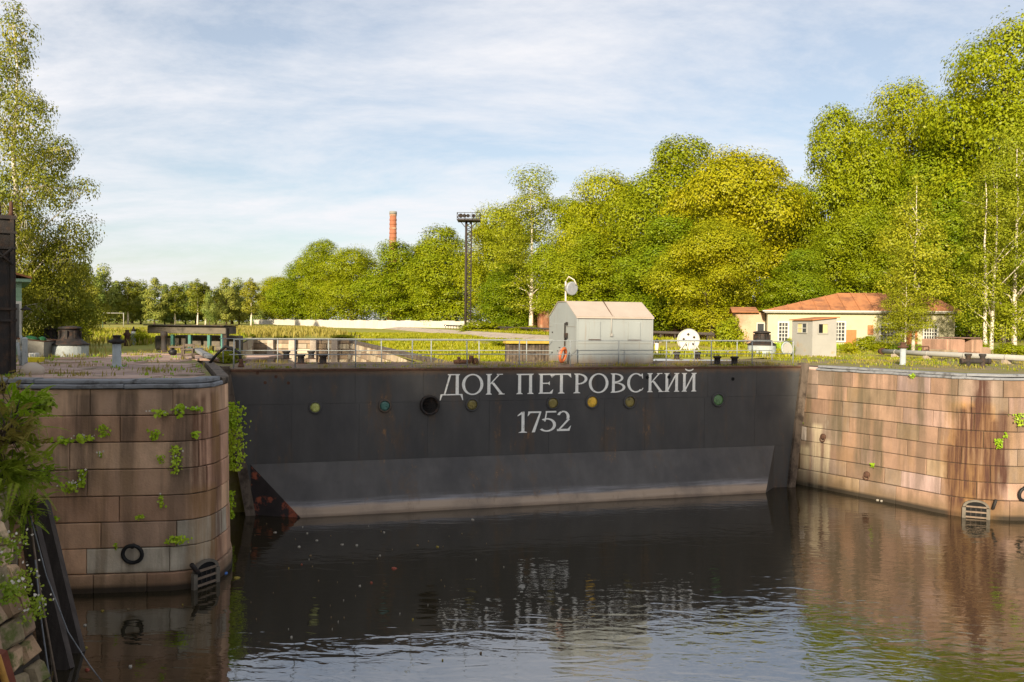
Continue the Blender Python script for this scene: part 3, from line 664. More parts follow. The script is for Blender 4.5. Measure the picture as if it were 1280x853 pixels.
tz = axis_of(M['hull'], pos_of(M['hull'], 'Object'), 2); nz_ = noise_of(M['hull'], pos_of(M['hull'], 'Object'), 1, (3,1,1.2), 5, .7)
add_layer(M['hull'], mathn(M['hull'], 'MULTIPLY', maprange(M['hull'], mathn(M['hull'], 'ADD', tz, mathn(M['hull'], 'MULTIPLY', nz_, .35)), -.12, .10, 0, .8), 1), (.16,.10,.06))
b = MB(); vs = []; fs = []
for j in range(11):
    for i in range(48): vs.append((.0 + (GLEN)*i/47, -.03 + 4.45*j/10, .022 + (.03*mnoise(Vector((i*.7, j*.9, 1))) if 0 < j < 10 else 0)))
for j in range(10):
    for i in range(47): fs.append((j*48+i, j*48+i+1, (j+1)*48+i+1, (j+1)*48+i))
b.add(vs, fs, True); b.add([(0,-.03,.022),(GLEN,-.03,.022),(GLEN,-.03,-.03),(0,-.03,-.03)], [(0,3,2,1)]); b.build('deck', M['deckdirt'], gate)
b = MB(); b.box((GLEN/2, -.015, -.045), (GLEN, .05, .07)); b.build('deck_lip', M['rust'], gate)
# slanting end seals of timber
for right in (0, 1):
    b = MB(); u0 = edge_u(.1, right) + (.16 if right else -.16); u1 = edge_u(WATER-1, right) + (.10 if right else -.12)
    top = Vector((u0, .02, .12)); bot = Vector((u1, .02, WATER-1.0)); dx = .17
    b.add([bot+Vector((-dx,-.16,0)), bot+Vector((dx,-.16,0)), bot+Vector((dx,.2,0)), bot+Vector((-dx,.2,0)), top+Vector((-dx,-.16,0)), top+Vector((dx,-.16,0)), top+Vector((dx,.2,0)), top+Vector((-dx,.2,0))],
          [(3,2,1,0),(4,5,6,7),(0,1,5,4),(1,2,6,5),(2,3,7,6),(3,0,4,7)]); b.build('end_seal', M['wood_old'], gate)
# portholes
GLS = {'lime': (.48,.50,.14), 'teal': (.07,.17,.14), 'olive': (.23,.18,.05), 'amber': (.85,.50,.05), 'green': (.11,.22,.08)}
for px_, py_, rr, kind in ((394,509.5,6.4,'lime'), (481,507.5,6.4,'teal'), (590,506,6.4,'olive'), (691,504,6.2,'olive'), (740,502.5,6.4,'amber'), (787,502.5,6.2,'olive'), (897.5,500,6.2,'green')):
    u_, z_ = gpx(px_, py_); R = abs(gpx(px_+rr, py_)[0]-u_)
    ring = MB().lathe((u_, .0, z_), [(R*1.30,-.02),(R*1.30,.045),(R*1.12,.065),(R,.065),(R,-.02)], 24, axis=(0,-1,0)).build('porthole', M['hull'], gate)
    gm_ = M.get('pg_'+kind) or mat('porthole_glass_'+kind, GLS[kind], .25, var=.35, scale=6, bump=.05, spec=.6, col2=tuple(v*.35 for v in GLS[kind]), thr=(.5,.66), c2scale=5); M['pg_'+kind] = gm_
    MB().lathe((u_, -.012, z_), [(R*.985,-.02),(R*.985,.012),(R*.6,.022)], 24, axis=(0,-1,0)).build('glass', gm_, ring)
    ring['label'] = {'lime':'porthole with pale yellow-green glass','teal':'porthole with dark teal glass','olive':'porthole with murky brown glass','amber':'porthole with bright amber glass','green':'porthole with green glass'}[kind]
u_, z_ = gpx(537, 506.5); R = .30
pt_ = MB().lathe((u_, 0, z_), [(R*1.28,-.02),(R*1.28,.10),(R*1.22,.14),(R,.14),(R,.02)], 28, axis=(0,-1,0)).build('pipe_opening', M['darkiron'], gate)
MB().lathe((u_, -.012, z_), [(R*.99,-.01),(R*.99,.008)], 28, axis=(0,-1,0)).build('opening', M['black'], pt_)
for px_, py_ in ((322,466.5),(331.5,478.5),(345,471),(360.5,479)): u_, z_ = gpx(px_, py_); MB().lathe((u_, -.003, z_), [(.06,0),(.06,.006)], 10, axis=(0,-1,0)).build('rivet_hole', M['rust'], gate)
for px_, py_ in ((809,472),(836,471.5),(916,474)): u_, z_ = gpx(px_, py_); MB().lathe((u_, -.012, z_), [(.075,0),(.075,.006)], 10, axis=(0,-1,0)).build('rivet_hole', M['black'], gate)

# lettering: strokes cut as thin painted plates
class Glyph:
    def __init__(s, box):
        (x0, y0), (x1, y1) = gpx(box[0], box[1]), gpx(box[2], box[3]); s.u0, s.z0 = x0, y1; s.w, s.h = x1-x0, y0-y1; s.mb = MB(); s.k = 0
        s.T, s.t = .125, .052
    def poly(s, pts):
        pts = [(s.u0+x, s.z0+y) for x, y in pts]; a = sum(p[0]*q[1]-q[0]*p[1] for p, q in zip(pts, pts[1:]+pts[:1]))
        if a < 0: pts = pts[::-1]
        s.mb.prism(pts, .003, .0075 + .0006*s.k, (0,-.0045,0)); s.k += 1
    def stem(s, x, y0, y1, t, sb=.07, stp=.07):
        s.poly([(x-t/2, y0), (x+t/2, y0), (x+t/2*.94, y1), (x-t/2*.94, y1)])
        f = .030
        if sb: s.poly([(x-t/2-sb, y0), (x+t/2+sb, y0), (x+t/2+sb*.8, y0+f*.8), (x+t/2, y0+f*1.9), (x-t/2, y0+f*1.9), (x-t/2-sb*.8, y0+f*.8)])
        if stp: s.poly([(x-t/2-stp, y1), (x+t/2+stp, y1), (x+t/2+stp*.8, y1-f*.8), (x+t/2, y1-f*1.9), (x-t/2, y1-f*1.9), (x-t/2-stp*.8, y1-f*.8)])
    def diag(s, x0, y0, x1, y1, t0, t1=None):
        t1 = t0 if t1 is None else t1; s.poly([(x0-t0/2, y0), (x0+t0/2, y0), (x1+t1/2, y1), (x1-t1/2, y1)])
    def bar(s, x0, x1, y, t): s.poly([(x0, y-t/2), (x1, y-t/2), (x1, y+t/2), (x0, y+t/2)])
    def arc(s, cx, cy, rx, ry, a0, a1, tx, ty, n=18):
        for i in range(n):
            q = []
            for (a, inn) in ((a0+(a1-a0)*i/n, 0), (a0+(a1-a0)*(i+1)/n, 0), (a0+(a1-a0)*(i+1)/n, 1), (a0+(a1-a0)*i/n, 1)):
                a = rad(a); q.append((cx+(rx-tx*inn)*math.cos(a), cy+(ry-ty*inn)*math.sin(a)))
            k = s.k; s.poly(q); s.k = k
        s.k += 1
    def done(s): s.mb.build('letter', M['white'], gate)
def letter(ch, box):
    g = Glyph(box); w, h, T, t = g.w, g.h, g.T, g.t
    if ch == 'Д':
        g.diag(w*.20, .02, w*.44, h-.02, t*1.2, t*1.5); g.stem(w*.74, .02, h, T, 0, .05); g.bar(w*.34, w*.70, h-t*.4, t*.8)
        g.bar(w*.06, w*.95, t*.4, t*.85); g.poly([(0,-.20),(.03,-.19),(w*.13,t*.6),(w*.03,t*.6)]); g.poly([(w,-.20),(w-.03,-.19),(w*.86,t*.6),(w*.97,t*.6)])
    elif ch == 'О': g.arc(w/2, h/2, w/2, h*.51, 0, 360, T*.95, t, 30)
    elif ch in 'К':
        g.stem(w*.20, 0, h, T, .06, .06); g.diag(w*.27, h*.50, w*.78, h, t*1.15, t*1.3); g.bar(w*.62, w*.95, h-.016, .032); g.diag(w*.90, 0, w*.40, h*.58, T*1.05, T*.9); g.bar(w*.72, w*1.05, .016, .032)
    elif ch == 'П': g.stem(w*.20, 0, h, T); g.stem(w*.80, 0, h, T); g.bar(w*.2, w*.8, h-t*.5, t)
    elif ch == 'Е':
        g.stem(w*.28, 0, h, T, .06, .06); g.bar(w*.3, w*.93, h-t*.5, t); g.bar(w*.3, w*.80, h*.52, t*.9); g.bar(w*.3, w*.95, t*.5, t)
        g.poly([(w*.93,h),(w*.93,h-.16),(w*.82,h-t)]); g.poly([(w*.95,0),(w*1.02,.18),(w*.80,t)]); g.poly([(w*.80,h*.52-.08),(w*.80,h*.52+.08),(w*.66,h*.52)])
    elif ch == 'Т':
        g.stem(w*.5, 0, h, T, .08, 0); g.bar(0, w, h-t*.5, t); g.poly([(0,h),(-.02,h-.17),(w*.16,h-t)]); g.poly([(w,h),(w+.02,h-.17),(w*.84,h-t)])
    elif ch == 'Р':
        g.stem(w*.30, 0, h, T, .09, .06); g.arc(w*.36, h*.72, w*.64, h*.28, -90, 90, T*.95, t); g.bar(w*.3, w*.38, h-t*.5, t); g.bar(w*.3, w*.38, h*.44+t*.5, t)
    elif ch == 'В':
        g.stem(w*.26, 0, h, T, .06, .06); g.arc(w*.34, h*.76, w*.53, h*.24, -90, 90, T*.85, t); g.arc(w*.34, h*.27, w*.66, h*.27, -90, 90, T*.95, t); g.bar(w*.25, w*.36, h-t*.5, t); g.bar(w*.25, w*.36, h*.53, t); g.bar(w*.25, w*.36, t*.5, t)
    elif ch == 'С':
        g.arc(w*.54, h/2, w*.54, h*.51, 48, 312, T*.95, t, 26); g.poly([(w*.90,h*.98),(w*.95,h*.98),(w*.97,h*.72),(w*.93,h*.72),(w*.86,h*.90)]); g.poly([(w*.84,h*.10),(w*.92,h*.10),(w*1.0,h*.22),(w*.97,h*.24)])
    elif ch in 'ИЙ':
        g.stem(w*.20, 0, h, T, .06, .06); g.stem(w*.80, 0, h, T, .06, .06); g.diag(w*.24, .05, w*.76, h-.05, t*1.3)
        if ch == 'Й': g.arc(w*.5, h+.20, w*.28, .13, 190, 350, t*.8, t*1.1, 10)
    elif ch == '1': g.stem(w*.55, 0, h, T, .12, 0); g.poly([(w*.55-T*.45,h),(w*.55-T*.4,h-.10),(0,h-.18),(0,h-.14)])
    elif ch == '7': g.bar(w*.05, w*.98, h-t*.6, t*1.2); g.diag(w*.42, 0, w*.93, h-.03, T*1.05, t*1.4); g.poly([(w*.05,h),(0,h-.2),(w*.22,h-t*1.1)])
    elif ch == '5': g.bar(w*.30, w*.95, h-t*.6, t*1.2); g.diag(w*.25, h*.50, w*.36, h, t*1.1); g.arc(w*.38, h*.33, w*.56, h*.33, -140, 125, T, t*1.1, 20)
    elif ch == '2': g.arc(w*.46, h*.70, w*.46, h*.30, -25, 160, T*.95, t*1.1, 16); g.diag(w*.12, .03, w*.86, h*.58, t*1.6, T*.95); g.bar(w*.02, w*.92, t*.8, t*1.6); g.poly([(w*.92,0),(w*1.04,.22),(w*.78,t*1.5)])
    g.done()
for ch, x0, x1 in (('Д',549.8,579),('О',577.5,604),('К',606.5,629.5),('П',645,667.5),('Е',671,691),('Т',690,713.2),('Р',715.5,734),('О',736,760.3),('В',761.5,781.5),('С',784,804),('К',808.5,828.5),('И',829.5,849.5),('Й',851.5,871)):
    k = (x0+x1)/2; top = 468 - (k-564)*.0050; bot = 494 - (k-564)*.0152; letter(ch, (x0, top, x1, bot))
for ch, x0, x1 in (('1',647,659),('7',659.5,676.5),('5',676,696),('2',696,713)):
    k = (x0+x1)/2; letter(ch, (x0, 515-(k-653)*.024, x1, 541-(k-653)*.046))

# railings on the gate deck
def railing(label, a, us, z0, h=1.06):
    r = thing('railing', label, 'railing', g2w(us[0], a, z0), GANG); rnd = random.Random(int(a*10)); me = None
    for u_ in us:
        if me is None: me = MB().tube([(0,0,0),(0,0,h)], .024, 8).mesh('post'); me.materials.append(M['rail'])
        o = link('post', me, r); o.location = (u_-us[0], 0, 0); o.rotation_euler = (rnd.uniform(-.02,.02), rnd.uniform(-.02,.02), 0)
    for hh in (h-.015, .50): MB().tube([(-.15 if hh < 1 else 0, 0, hh)] + [(u_-us[0], rnd.uniform(-.008,.008), hh + rnd.uniform(-.012,.006)) for u_ in us[1:]], .017, 7).build('rail', M['rail'], r)
    return r
fu = [gpx(p, 458, .18)[0] for p in (292,369,444.5,515,584,649,713,773,832.5,889,940,991)]
railing('front pale railing along the water side of the gate deck', .18, fu, .02)
bu = [gpx(p, 452, 4.2)[0] for p in (279,300,347,411,477,539,599,658,712,766,816,868,921,965)]
railing('rear pale railing along the basin side of the gate deck', 4.2, bu, .02, 1.0)
# black bitts on the deck
bit = thing('deck_bollard', '', 'bollard', at_z(376, 454.5, .03), GANG, 'black bollards on the gate deck')
MB().lathe((0,0,0), [(.17,0),(.17,.03),(.135,.05),(.13,.27),(.18,.30),(.18,.355),(.16,.37)], 16).build('body', M['darkiron'], bit); MB().box((0,0,.012), (.46,.46,.022)).build('base_plate', M['rust'], bit)
bl = [(376,454.5,'black squat bollard on the left deck, front one of the nearer pair beside its rim post'), (358,449,'black bollard at the left deck, farthest left of four'), (404,455,'black bollard on the left deck, farthest right of four'), (389,449,'black bollard on the left deck, half hidden behind the front two'),
      (846,449.5,'black bollard on the right deck just past the reel, leftmost of four'), (872,449.5,'black bollard right under the white reel, second of four'), (896.5,456,'black bollard on the right deck, front left of the pair below the capstan'), (918,456.5,'black bollard on the right deck, rightmost of four')]
for k, (px_, py_, lab) in enumerate(bl):
    if k == 0: bit['label'] = 'black squat bollard on the left deck, front left of four'
    else: dup(bit, at_z(px_, py_, .03), None, lab)
p = at_z(580, 455.5, .03); r = thing('rusty_bollard', 'rusty double bollard lying over on the gate deck above the first word', 'bollard', p, GANG)
MB().tube([(-.42,0,.10),(.42,.05,.11)], .085, 10).build('bar', M['rust'], r); MB().tube([(.28,0,.06),(.30,-.02,.36)], .10, 10).build('post', M['rust'], r); MB().tube([(-.2,0,.09),(-.22,-.02,.30)], .07, 10).build('post', M['rust'], r); MB().lathe((.5,.05,.11), [(.13,-.10),(.16,0),(.13,.1)], 12, axis=(1,0,0)).build('cap', M['rust'], r)

# steel shed on the gate
pA = at_z(720, 456.3, .03); wa = on_plane(815.5, 455.2, pA, GA); LEN = (wa - pA).dot(GU)
best = min(((abs(proj(pA + GA*(k*.05))[0]-686), k*.05) for k in range(20, 120)))[1]; DEP = best
EH = on_plane(720, 396.3, pA, GA).z - .03; pr_mid = pA + GA*DEP/2
AH = on_plane(703.5, 377.6, pr_mid, GA).z - .03
print('shed', LEN, DEP, EH, AH)
sh = thing('steel_shed', 'pale grey steel shed with a pitched roof standing on the dock gate', 'shed', pA, GANG)
b = MB(); b.box((LEN/2, DEP/2, EH/2), (LEN, DEP, EH)); b.add([(0,0,EH),(0,DEP,EH),(0,DEP*.66,AH-.02),(0,DEP*.34,AH-.02),(LEN,0,EH),(LEN,DEP,EH),(LEN,DEP*.66,AH-.02),(LEN,DEP*.34,AH-.02)], [(0,3,2,1),(4,5,6,7)]); b.build('body', M['shed'], sh)
ov = .03; b = MB()
def slab3(b, q, th):
    q = [Vector(v) for v in q]; n = (q[1]-q[0]).cross(q[3]-q[0]).normalized()*th
    b.add(q + [v+n for v in q], [(3,2,1,0),(4,5,6,7),(0,1,5,4),(1,2,6,5),(2,3,7,6),(3,0,4,7)])
half = LEN*.48
for x0, x1 in ((-ov, half-.01), (half+.01, LEN+ov)):
    b = MB(); slab3(b, [(x0,-ov-.01,EH-.005),(x1,-ov-.01,EH-.005),(x1,DEP*.34,AH-.01),(x0,DEP*.34,AH-.01)], .03); b.build('roof_panel', M['shedroof'], sh)
    b = MB(); slab3(b, [(x1,DEP+ov,EH-.005),(x0,DEP+ov,EH-.005),(x0,DEP*.66,AH-.01),(x1,DEP*.66,AH-.01)], .03); b.build('roof_panel', M['shedroof'], sh)
    b = MB(); slab3(b, [(x0,DEP*.34,AH-.005),(x1,DEP*.34,AH-.005),(x1,DEP*.66,AH-.005),(x0,DEP*.66,AH-.005)], .03); b.build('roof_panel', M['shedroof'], sh)
b = MB(); b.tube([(half-.06,-.02,EH+.02),(half+.02,DEP*.34,AH+.045)], .02, 6); b.build('seam', M['rust'], sh)
def shed_px(px_, py_): q = on_plane(px_, py_, pA, GA) - pA; return q.dot(GU), q.z
for (x0, y0, x1, y1) in ((736.5,402,750,424.5), (785.5,403,800,425)):
    (ua, za), (ub, zb) = shed_px(x0, y0), shed_px(x1, y1); b = MB(); b.bbox(((ua+ub)/2, -.02, (za+zb)/2), (ub-ua, .05, za-zb), .008); sw = b.build('shutter', M['shed'], sh)
    b = MB(); b.box(((ua+ub)/2, -.03, zb-.02), (ub-ua+.06, .07, .025)); b.build('ledge', M['rust'], sw)
(ua, za), (_, zb) = shed_px(764, 398), shed_px(764, 418); MB().tube([(ua,-.04,za),(ua,-.04,zb)], .022, 6).build('conduit', M['booth'], sh); MB().box((ua,-.05,zb-.03), (.09,.08,.12)).build('switch_box', M['booth'], sh)
b = MB(); b.box((LEN/2, -.012, EH*.455), (LEN-.01, .02, .012)); b.build('wall_seam', M['booth'], sh)
shm = M['shed']; ps = pos_of(shm, 'Object'); zs_ = axis_of(shm, ps, 2); wob_ = noise_of(shm, ps, 1.0, (2.5,2.5,.4), 6, .7)
add_layer(shm, mathn(shm, 'MULTIPLY', maprange(shm, mathn(shm, 'SUBTRACT', zs_, mathn(shm, 'MULTIPLY', wob_, .9)), -.05, -.40), .7), (.20,.13,.075))
add_layer(shm, mathn(shm, 'MULTIPLY', ramp_of(shm, noise_of(shm, ps, 1.0, (4,4,.22), 6, .7), [(.58,0),(.70,1)]), .35), (.22,.155,.10))
for xx in (.03, LEN-.03): MB().box((xx, -.012, EH/2), (.06, .03, EH-.02)).build('corner_trim', M['shed'], sh)
MB().box((LEN/2, -.055, EH-.03), (LEN+.04, .05, .05)).build('eave_trim', M['shedroof'], sh)
for zz_ in (EH*.2, EH*.66): MB().box((-.05, DEP*.83, zz_), (.03,.12,.05)).build('hinge', M['darkiron'], sh)
# door on the left end
b = MB(); b.bbox((-.02, DEP*.60, EH*.43), (.04, DEP*.48, EH*.84), .008); dr = b.build('door', M['shed'], sh)
b = MB(); b.box((-.05, DEP*.36, EH*.62), (.05,.05,EH*.5)); b.build('lock_bar', M['darkiron'], dr); b = MB(); b.box((-.08, DEP*.30, EH*.60), (.12,.16,.22)); b.build('lock', M['darkiron'], dr)
b = MB(); b.box((-.05, DEP*.30, EH*.86), (.06,.14,.12)); b.build('lamp_socket', M['darkiron'], sh); b = MB(); b.box((-.045, DEP*.55, EH*.33), (.03,.2,.03)); b.box((-.045, DEP*.62, EH*.25), (.03,.14,.03)); b.build('hasp', M['darkiron'], dr)
b = MB(); b.box((-.012, DEP/2, EH*.80), (.02, DEP, .015)); b.build('wall_seam', M['booth'], sh)
# lifebuoy leaning at the shed's left end
p = on_plane(703.3, 444, pA + GA*.25 - GU*.28, GA); r = thing('lifebuoy', 'orange lifebuoy leaning on the front railing by the shed door', 'lifebuoy', p, GANG)
ax2 = Vector((.35,.12,.93)).normalized(); ax1 = Vector((.62,.72,-.32)).normalized(); ax1 = (ax1-ax2*ax1.dot(ax2)).normalized()
MB().ringtube((0,0,0), .27, .075, ax1, ax2, 28, 10).build('ring', M['buoy'], r); MB().ringtube((0,0,0), .36, .012, ax1, ax2, 28, 5).build('rope', M['rail'], r)
# ---------------------------------------------------------------- things on the right bank
# long low house
hA = at_d(959, 432, 60.5); hA.z = 0; hB = at_d(1193, 438, 57.5); hB.z = 0
hx = (hB-hA); HL = hx.length; hx.normalize(); hy = Vector((-hx.y, hx.x, 0)); HANG = math.atan2(hx.y, hx.x)
def hpx(px_, py_): q = on_plane(px_, py_, hA, hy) - hA; return q.dot(hx), q.z
EH2 = hpx(1075, 389.5)[1]; RH = on_plane(1100, 366.5, hA+hy*4, hy).z
print('house', HL, EH2, RH)
ho = thing('low_house', 'long low pale yellow house with a rusty red hipped roof', 'house', hA, HANG)
HD = 8.0; b = MB(); b.box((HL/2, HD/2, EH2/2-.2), (HL, HD, EH2+.4)); b.build('wall', M['yellowwall'], ho)
e = .45; ins = 5.6
rf = MB(); q = [(-e,-e,EH2+.02),(HL+e,-e,EH2+.02),(HL+e,HD+e,EH2+.02),(-e,HD+e,EH2+.02),(ins,HD/2,RH),(HL-1.0,HD/2,RH)]
rf.add(q, [(0,1,5,4),(2,3,4,5),(3,0,4),(1,2,5),(3,2,1,0)]); roof = rf.build('roof', M['roof'], ho)
me = None
for k in range(int(HL/1.0)):
    x = .5+k*1.0; top = min(1.0, (x+e)/(ins+e)) if x < ins else 1.0
    if x > HL-1.0: top = .5
    y1 = -e + (HD/2+e)*top; z1 = EH2+.02 + (RH-EH2-.02)*top
    b = MB(); b.tube([(x,-e-.01,EH2+.05),(x,y1,z1+.03)], .035, 4, smooth=False); b.build('seam', M['roof'], roof)
b = MB(); b.box((HL/2, -.22, EH2-.06), (HL+.5, .44, .13)); b.build('cornice', M['trim'], ho)
b = MB(); b.box((HL/2, -e-.06, EH2+.0), (HL+.8, .10, .09)); b.build('gutter', M['trim'], ho)
def window(x0, y0, x1, y1, nx, ny, label=None, dark=True):
    (ua, za), (ub, zb) = hpx(x0, y0), hpx(x1, y1); w, h = ub-ua, za-zb; cx, cz = (ua+ub)/2, (za+zb)/2
    b = MB(); f = .11
    b.box((ua+f/2, -.05, cz), (f,.16,h)); b.box((ub-f/2, -.05, cz), (f,.16,h)); b.box((cx, -.052, za-f/2), (w-2*f,.15,f)); b.box((cx, -.052, zb+f/2), (w-2*f,.18,f)); win = b.build('window', M['trim'], ho)
    if label: win['label'] = label
    b = MB(); b.box((cx, -.005, cz), (w-2*f-.01,.03,h-2*f-.01)); b.build('pane', M['glass'], win)
    b = MB()
    for k in range(1, nx): b.box((ua+f+(w-2*f)*k/nx, -.055, cz), (.045,.05,h-2*f))
    for k in range(1, ny): b.box((cx, -.058, zb+f+(h-2*f)*k/ny), (w-2*f,.05,.045))
    b.build('glazing_bars', M['trim'], win)
window(972, 402, 986, 428, 3, 5); window(1042, 401.5, 1057, 428, 3, 5); window(1099, 403.5, 1118, 429, 4, 5); window(1153, 405, 1172, 435, 5, 6, 'wide window of dark panes with a lattice')
def hbox(nm, x0, y0, x1, y1, m, th=.08, lab=None):
    (ua, za), (ub, zb) = hpx(x0, y0), hpx(x1, y1); b = MB(); b.bbox(((ua+ub)/2, -th/2-.004, (za+zb)/2), (ub-ua, th, za-zb), .012); o = b.build(nm, m, ho)
    if lab: o['label'] = lab
hbox('door', 1055.5, 412.5, 1070, 437, M['orange_door']); hbox('door', 1133, 414, 1146, 441, M['orange_door']); hbox('vent_shutter', 1084.5, 406.5, 1091.5, 418.5, M['roof'])
(ua, za), (ub, zb) = hpx(948, 411), hpx(955, 420)
# brick annex at its left end
p1 = at_d(919, 432, 62.6); p1.z = 0; an = thing('brick_annex', 'low brick outbuilding with a rusty roof against the house\'s left end', 'outbuilding', p1, HANG)
AW = (hA - p1).dot(hx) - .06; ah = on_plane(940, 391, p1, hy).z
b = MB(); b.box((AW/2, 3.5, ah/2-.2), (AW, 7, ah+.4)); b.build('wall', M['brickfar'], an)
b = MB(); slab3(b, [(-.3,-.4,ah),(AW-.5,-.4,ah),(AW-.5,3.7,ah+.45),(-.3,3.7,ah+.45)], .06); slab3(b, [(AW-.5,7.4,ah),(-.3,7.4,ah),(-.3,3.7,ah+.45),(AW-.5,3.7,ah+.45)], .06); b.build('roof', M['roof'], an)
b = MB(); b.box((AW*.85, -.02, 1.55), (.6,.06,.75)); w_ = b.build('window', M['trim'], an); MB().box((AW*.85, -.05, 1.55), (.48,.04,.62)).build('pane', M['glass'], w_)
# brick boundary wall running back under the trees
bw = thing('brick_wall', 'crumbling orange brick boundary wall under the roadside trees', 'wall')
def wall_run(b, s, t0, t1, z0, h, th, seg=None):
    p0, p1_ = st(s, t0), st(s, t1); b.box((p0+p1_)/2 + Vector((0,0,z0+h/2)), ((p1_-p0).length, th, h), rz=math.atan2((p1_-p0).y, (p1_-p0).x))
rndw = random.Random(8)
for k in range(17):
    t0 = 52 + k*6.4; b = MB(); wall_run(b, 44.5, t0+.05, t0+6.2, .0, (2.2 if t0 < 85 else rndw.uniform(3.2, 4.0)), .5); b.build('bay', M['brickfar'], bw); b = MB(); wall_run(b, 44.35, t0-.35, t0+.35, .0, 2.4 if t0 < 85 else 4.1, .9); b.build('pilaster', M['brickfar'], bw)
pf = thing('pipe_fence', 'long low dark pipe rail on posts along the top of the grassy bank', 'fence')
for k in range(40): p = st(35.5, 62+k*3); MB().box(p + Vector((0,0,.5)), (.12,.12,.8)).build('post', M['wood_dark'], pf)
p0, p1_ = st(35.5, 61), st(35.5, 180); MB().tube([p0+Vector((0,0,.92)), p1_+Vector((0,0,.92))], .14, 6).build('rail', M['wood_dark'], pf)
ww = thing('white_fence_wall', 'long low whitewashed wall along the far bank under the trees', 'wall')
w0, w1 = at_d(600, 404, 187), at_d(318, 404, 332); w0.z = w1.z = 0; wv = w1-w0
for k in range(60):
    b = MB(); h_ = 2.3 + .10*math.sin(k*1.7); b.box(w0 + wv*((k+.5)/60) + Vector((0,0,h_/2-.6)), (wv.length/60-.08, .3, h_+.6), rz=math.atan2(wv.y, wv.x)); b.build('panel', M['whitewall'], ww)
    
# booth
pc = at_z(1015, 446.2, 0.0); bo = thing('sentry_booth', 'small grey steel booth with a rusty lean-to roof at the right quay', 'booth', pc, GANG)
bwid = (on_plane(1045.2, 445, pc, GA)-pc).dot(GU); bdep = min(((abs(proj(pc + GA*(k*.05))[0]-989.5), k*.05) for k in range(10, 120)))[1]
bh = on_plane(1015, 401, pc, GA).z; bh2 = on_plane(1045, 397.5, pc, GA).z
print('booth', bwid, bdep, bh, bh2)
b = MB(); b.add([(0,0,.05),(bwid,0,.05),(bwid,bdep,.05),(0,bdep,.05),(0,0,bh),(bwid,0,bh2),(bwid,bdep,bh2),(0,bdep,bh)], [(3,2,1,0),(4,5,6,7),(0,1,5,4),(1,2,6,5),(2,3,7,6),(3,0,4,7)]); b.build('body', M['booth'], bo)
b = MB(); slab3(b, [(-.12,-.14,bh+.012),(bwid+.12,-.14,bh2+.012),(bwid+.12,bdep+.14,bh2+.012),(-.12,bdep+.14,bh+.012)], .05); b.build('roof', M['roof'], bo)
b = MB(); b.box((bwid/2, bdep/2, .025), (bwid+.3, bdep+.3, .05)); b.build('plinth', M['concrete'], bo)
def booth_win(face, c, w, h, m1, m2):
    b = MB(); f = .05
    for sx in (-1, 1):
        q = (c[0]+sx*(w/2+f/2), -.02, c[1]) if face == 'f' else (-.02, c[0]+sx*(w/2+f/2), c[1]); b.box(q, (f,.06,h+2*f) if face == 'f' else (.06,f,h+2*f))
        q = (c[0], -.022, c[1]+sx*(h/2+f/2)) if face == 'f' else (-.022, c[0], c[1]+sx*(h/2+f/2)); b.box(q, (w,.06,f) if face == 'f' else (.06,w,f))
    win = b.build('window', M['booth'], bo)
    for sx, m_ in ((-1, m1), (1, m2)):
        q = (c[0]+sx*w/4, -.004, c[1]) if face == 'f' else (-.004, c[0]+sx*w/4, c[1]); MB().box(q, (w/2-.01,.02,h) if face == 'f' else (.02,w/2-.01,h)).build('pane', m_, win)
    if face != 'f':
        b = MB(); b.box((-.02, c[0], c[1]), (.03,.03,h)); b.box((-.024, c[0], c[1]), (.03,w,.03)); b.build('glazing_bars', M['trim'], win)
q = on_plane(1028.5, 411, pc, GA)-pc; booth_win('f', (q.dot(GU), q.z), .58, .50, M['black'], M['yellowpane'])
booth_win('s', (bdep*.48, q.z+.02), bdep*.42, .50, M['glass'], M['yellowpane'])

# cable reel on its base
pr_ = at_z(861, 443, 0.0); re_ = thing('cable_reel', 'big white perforated reel on splayed legs beside the shed', 'reel', pr_, rad(8))
dsc = pr_.y; R = 13.2*dsc/FPX; cz = CAM_Z - (425.5-405.5)/FPX*dsc + .0
hole = [(R*.55*math.cos(2*math.pi*k/5+.5), R*.55*math.sin(2*math.pi*k/5+.5)) for k in range(5)]
b = MB(); b.lathe((0,0,cz), [(R,-.03),(R,.03)], 36, axis=(0,-1,0)); dk = b.build('disc', M['reelwhite'], re_)
for hx_, hz_ in hole + [(0,0)]: MB().lathe((hx_, -.031, cz+hz_), [(.075 if (hx_,hz_) != (0,0) else .05,0),(.075 if (hx_,hz_) != (0,0) else .05,.012)], 12, axis=(0,-1,0)).build('hole', M['darkiron'], dk)
MB().ringtube((0,0,cz), R+.02, .035, (1,0,0), (0,0,1), 36, 6).build('rim', M['booth'], re_); MB().lathe((0,.30,cz), [(R,-.03),(R,.03)], 30, axis=(0,-1,0)).build('disc', M['reelwhite'], re_)
MB().tube([(0,-.08,cz),(0,.4,cz)], .12, 12).build('hub', M['reelwhite'], re_)
for x in (-.62,-.22,.22,.62): MB().tube([(x*.35,-.10,cz-.10),(x,-.16,.22)], .038, 6).build('leg', M['reelwhite'], re_)
b = MB(); b.bbox((.6,.1,.11), (3.6,1.3,.22), .03); b.build('base', M['greygrp'], re_)

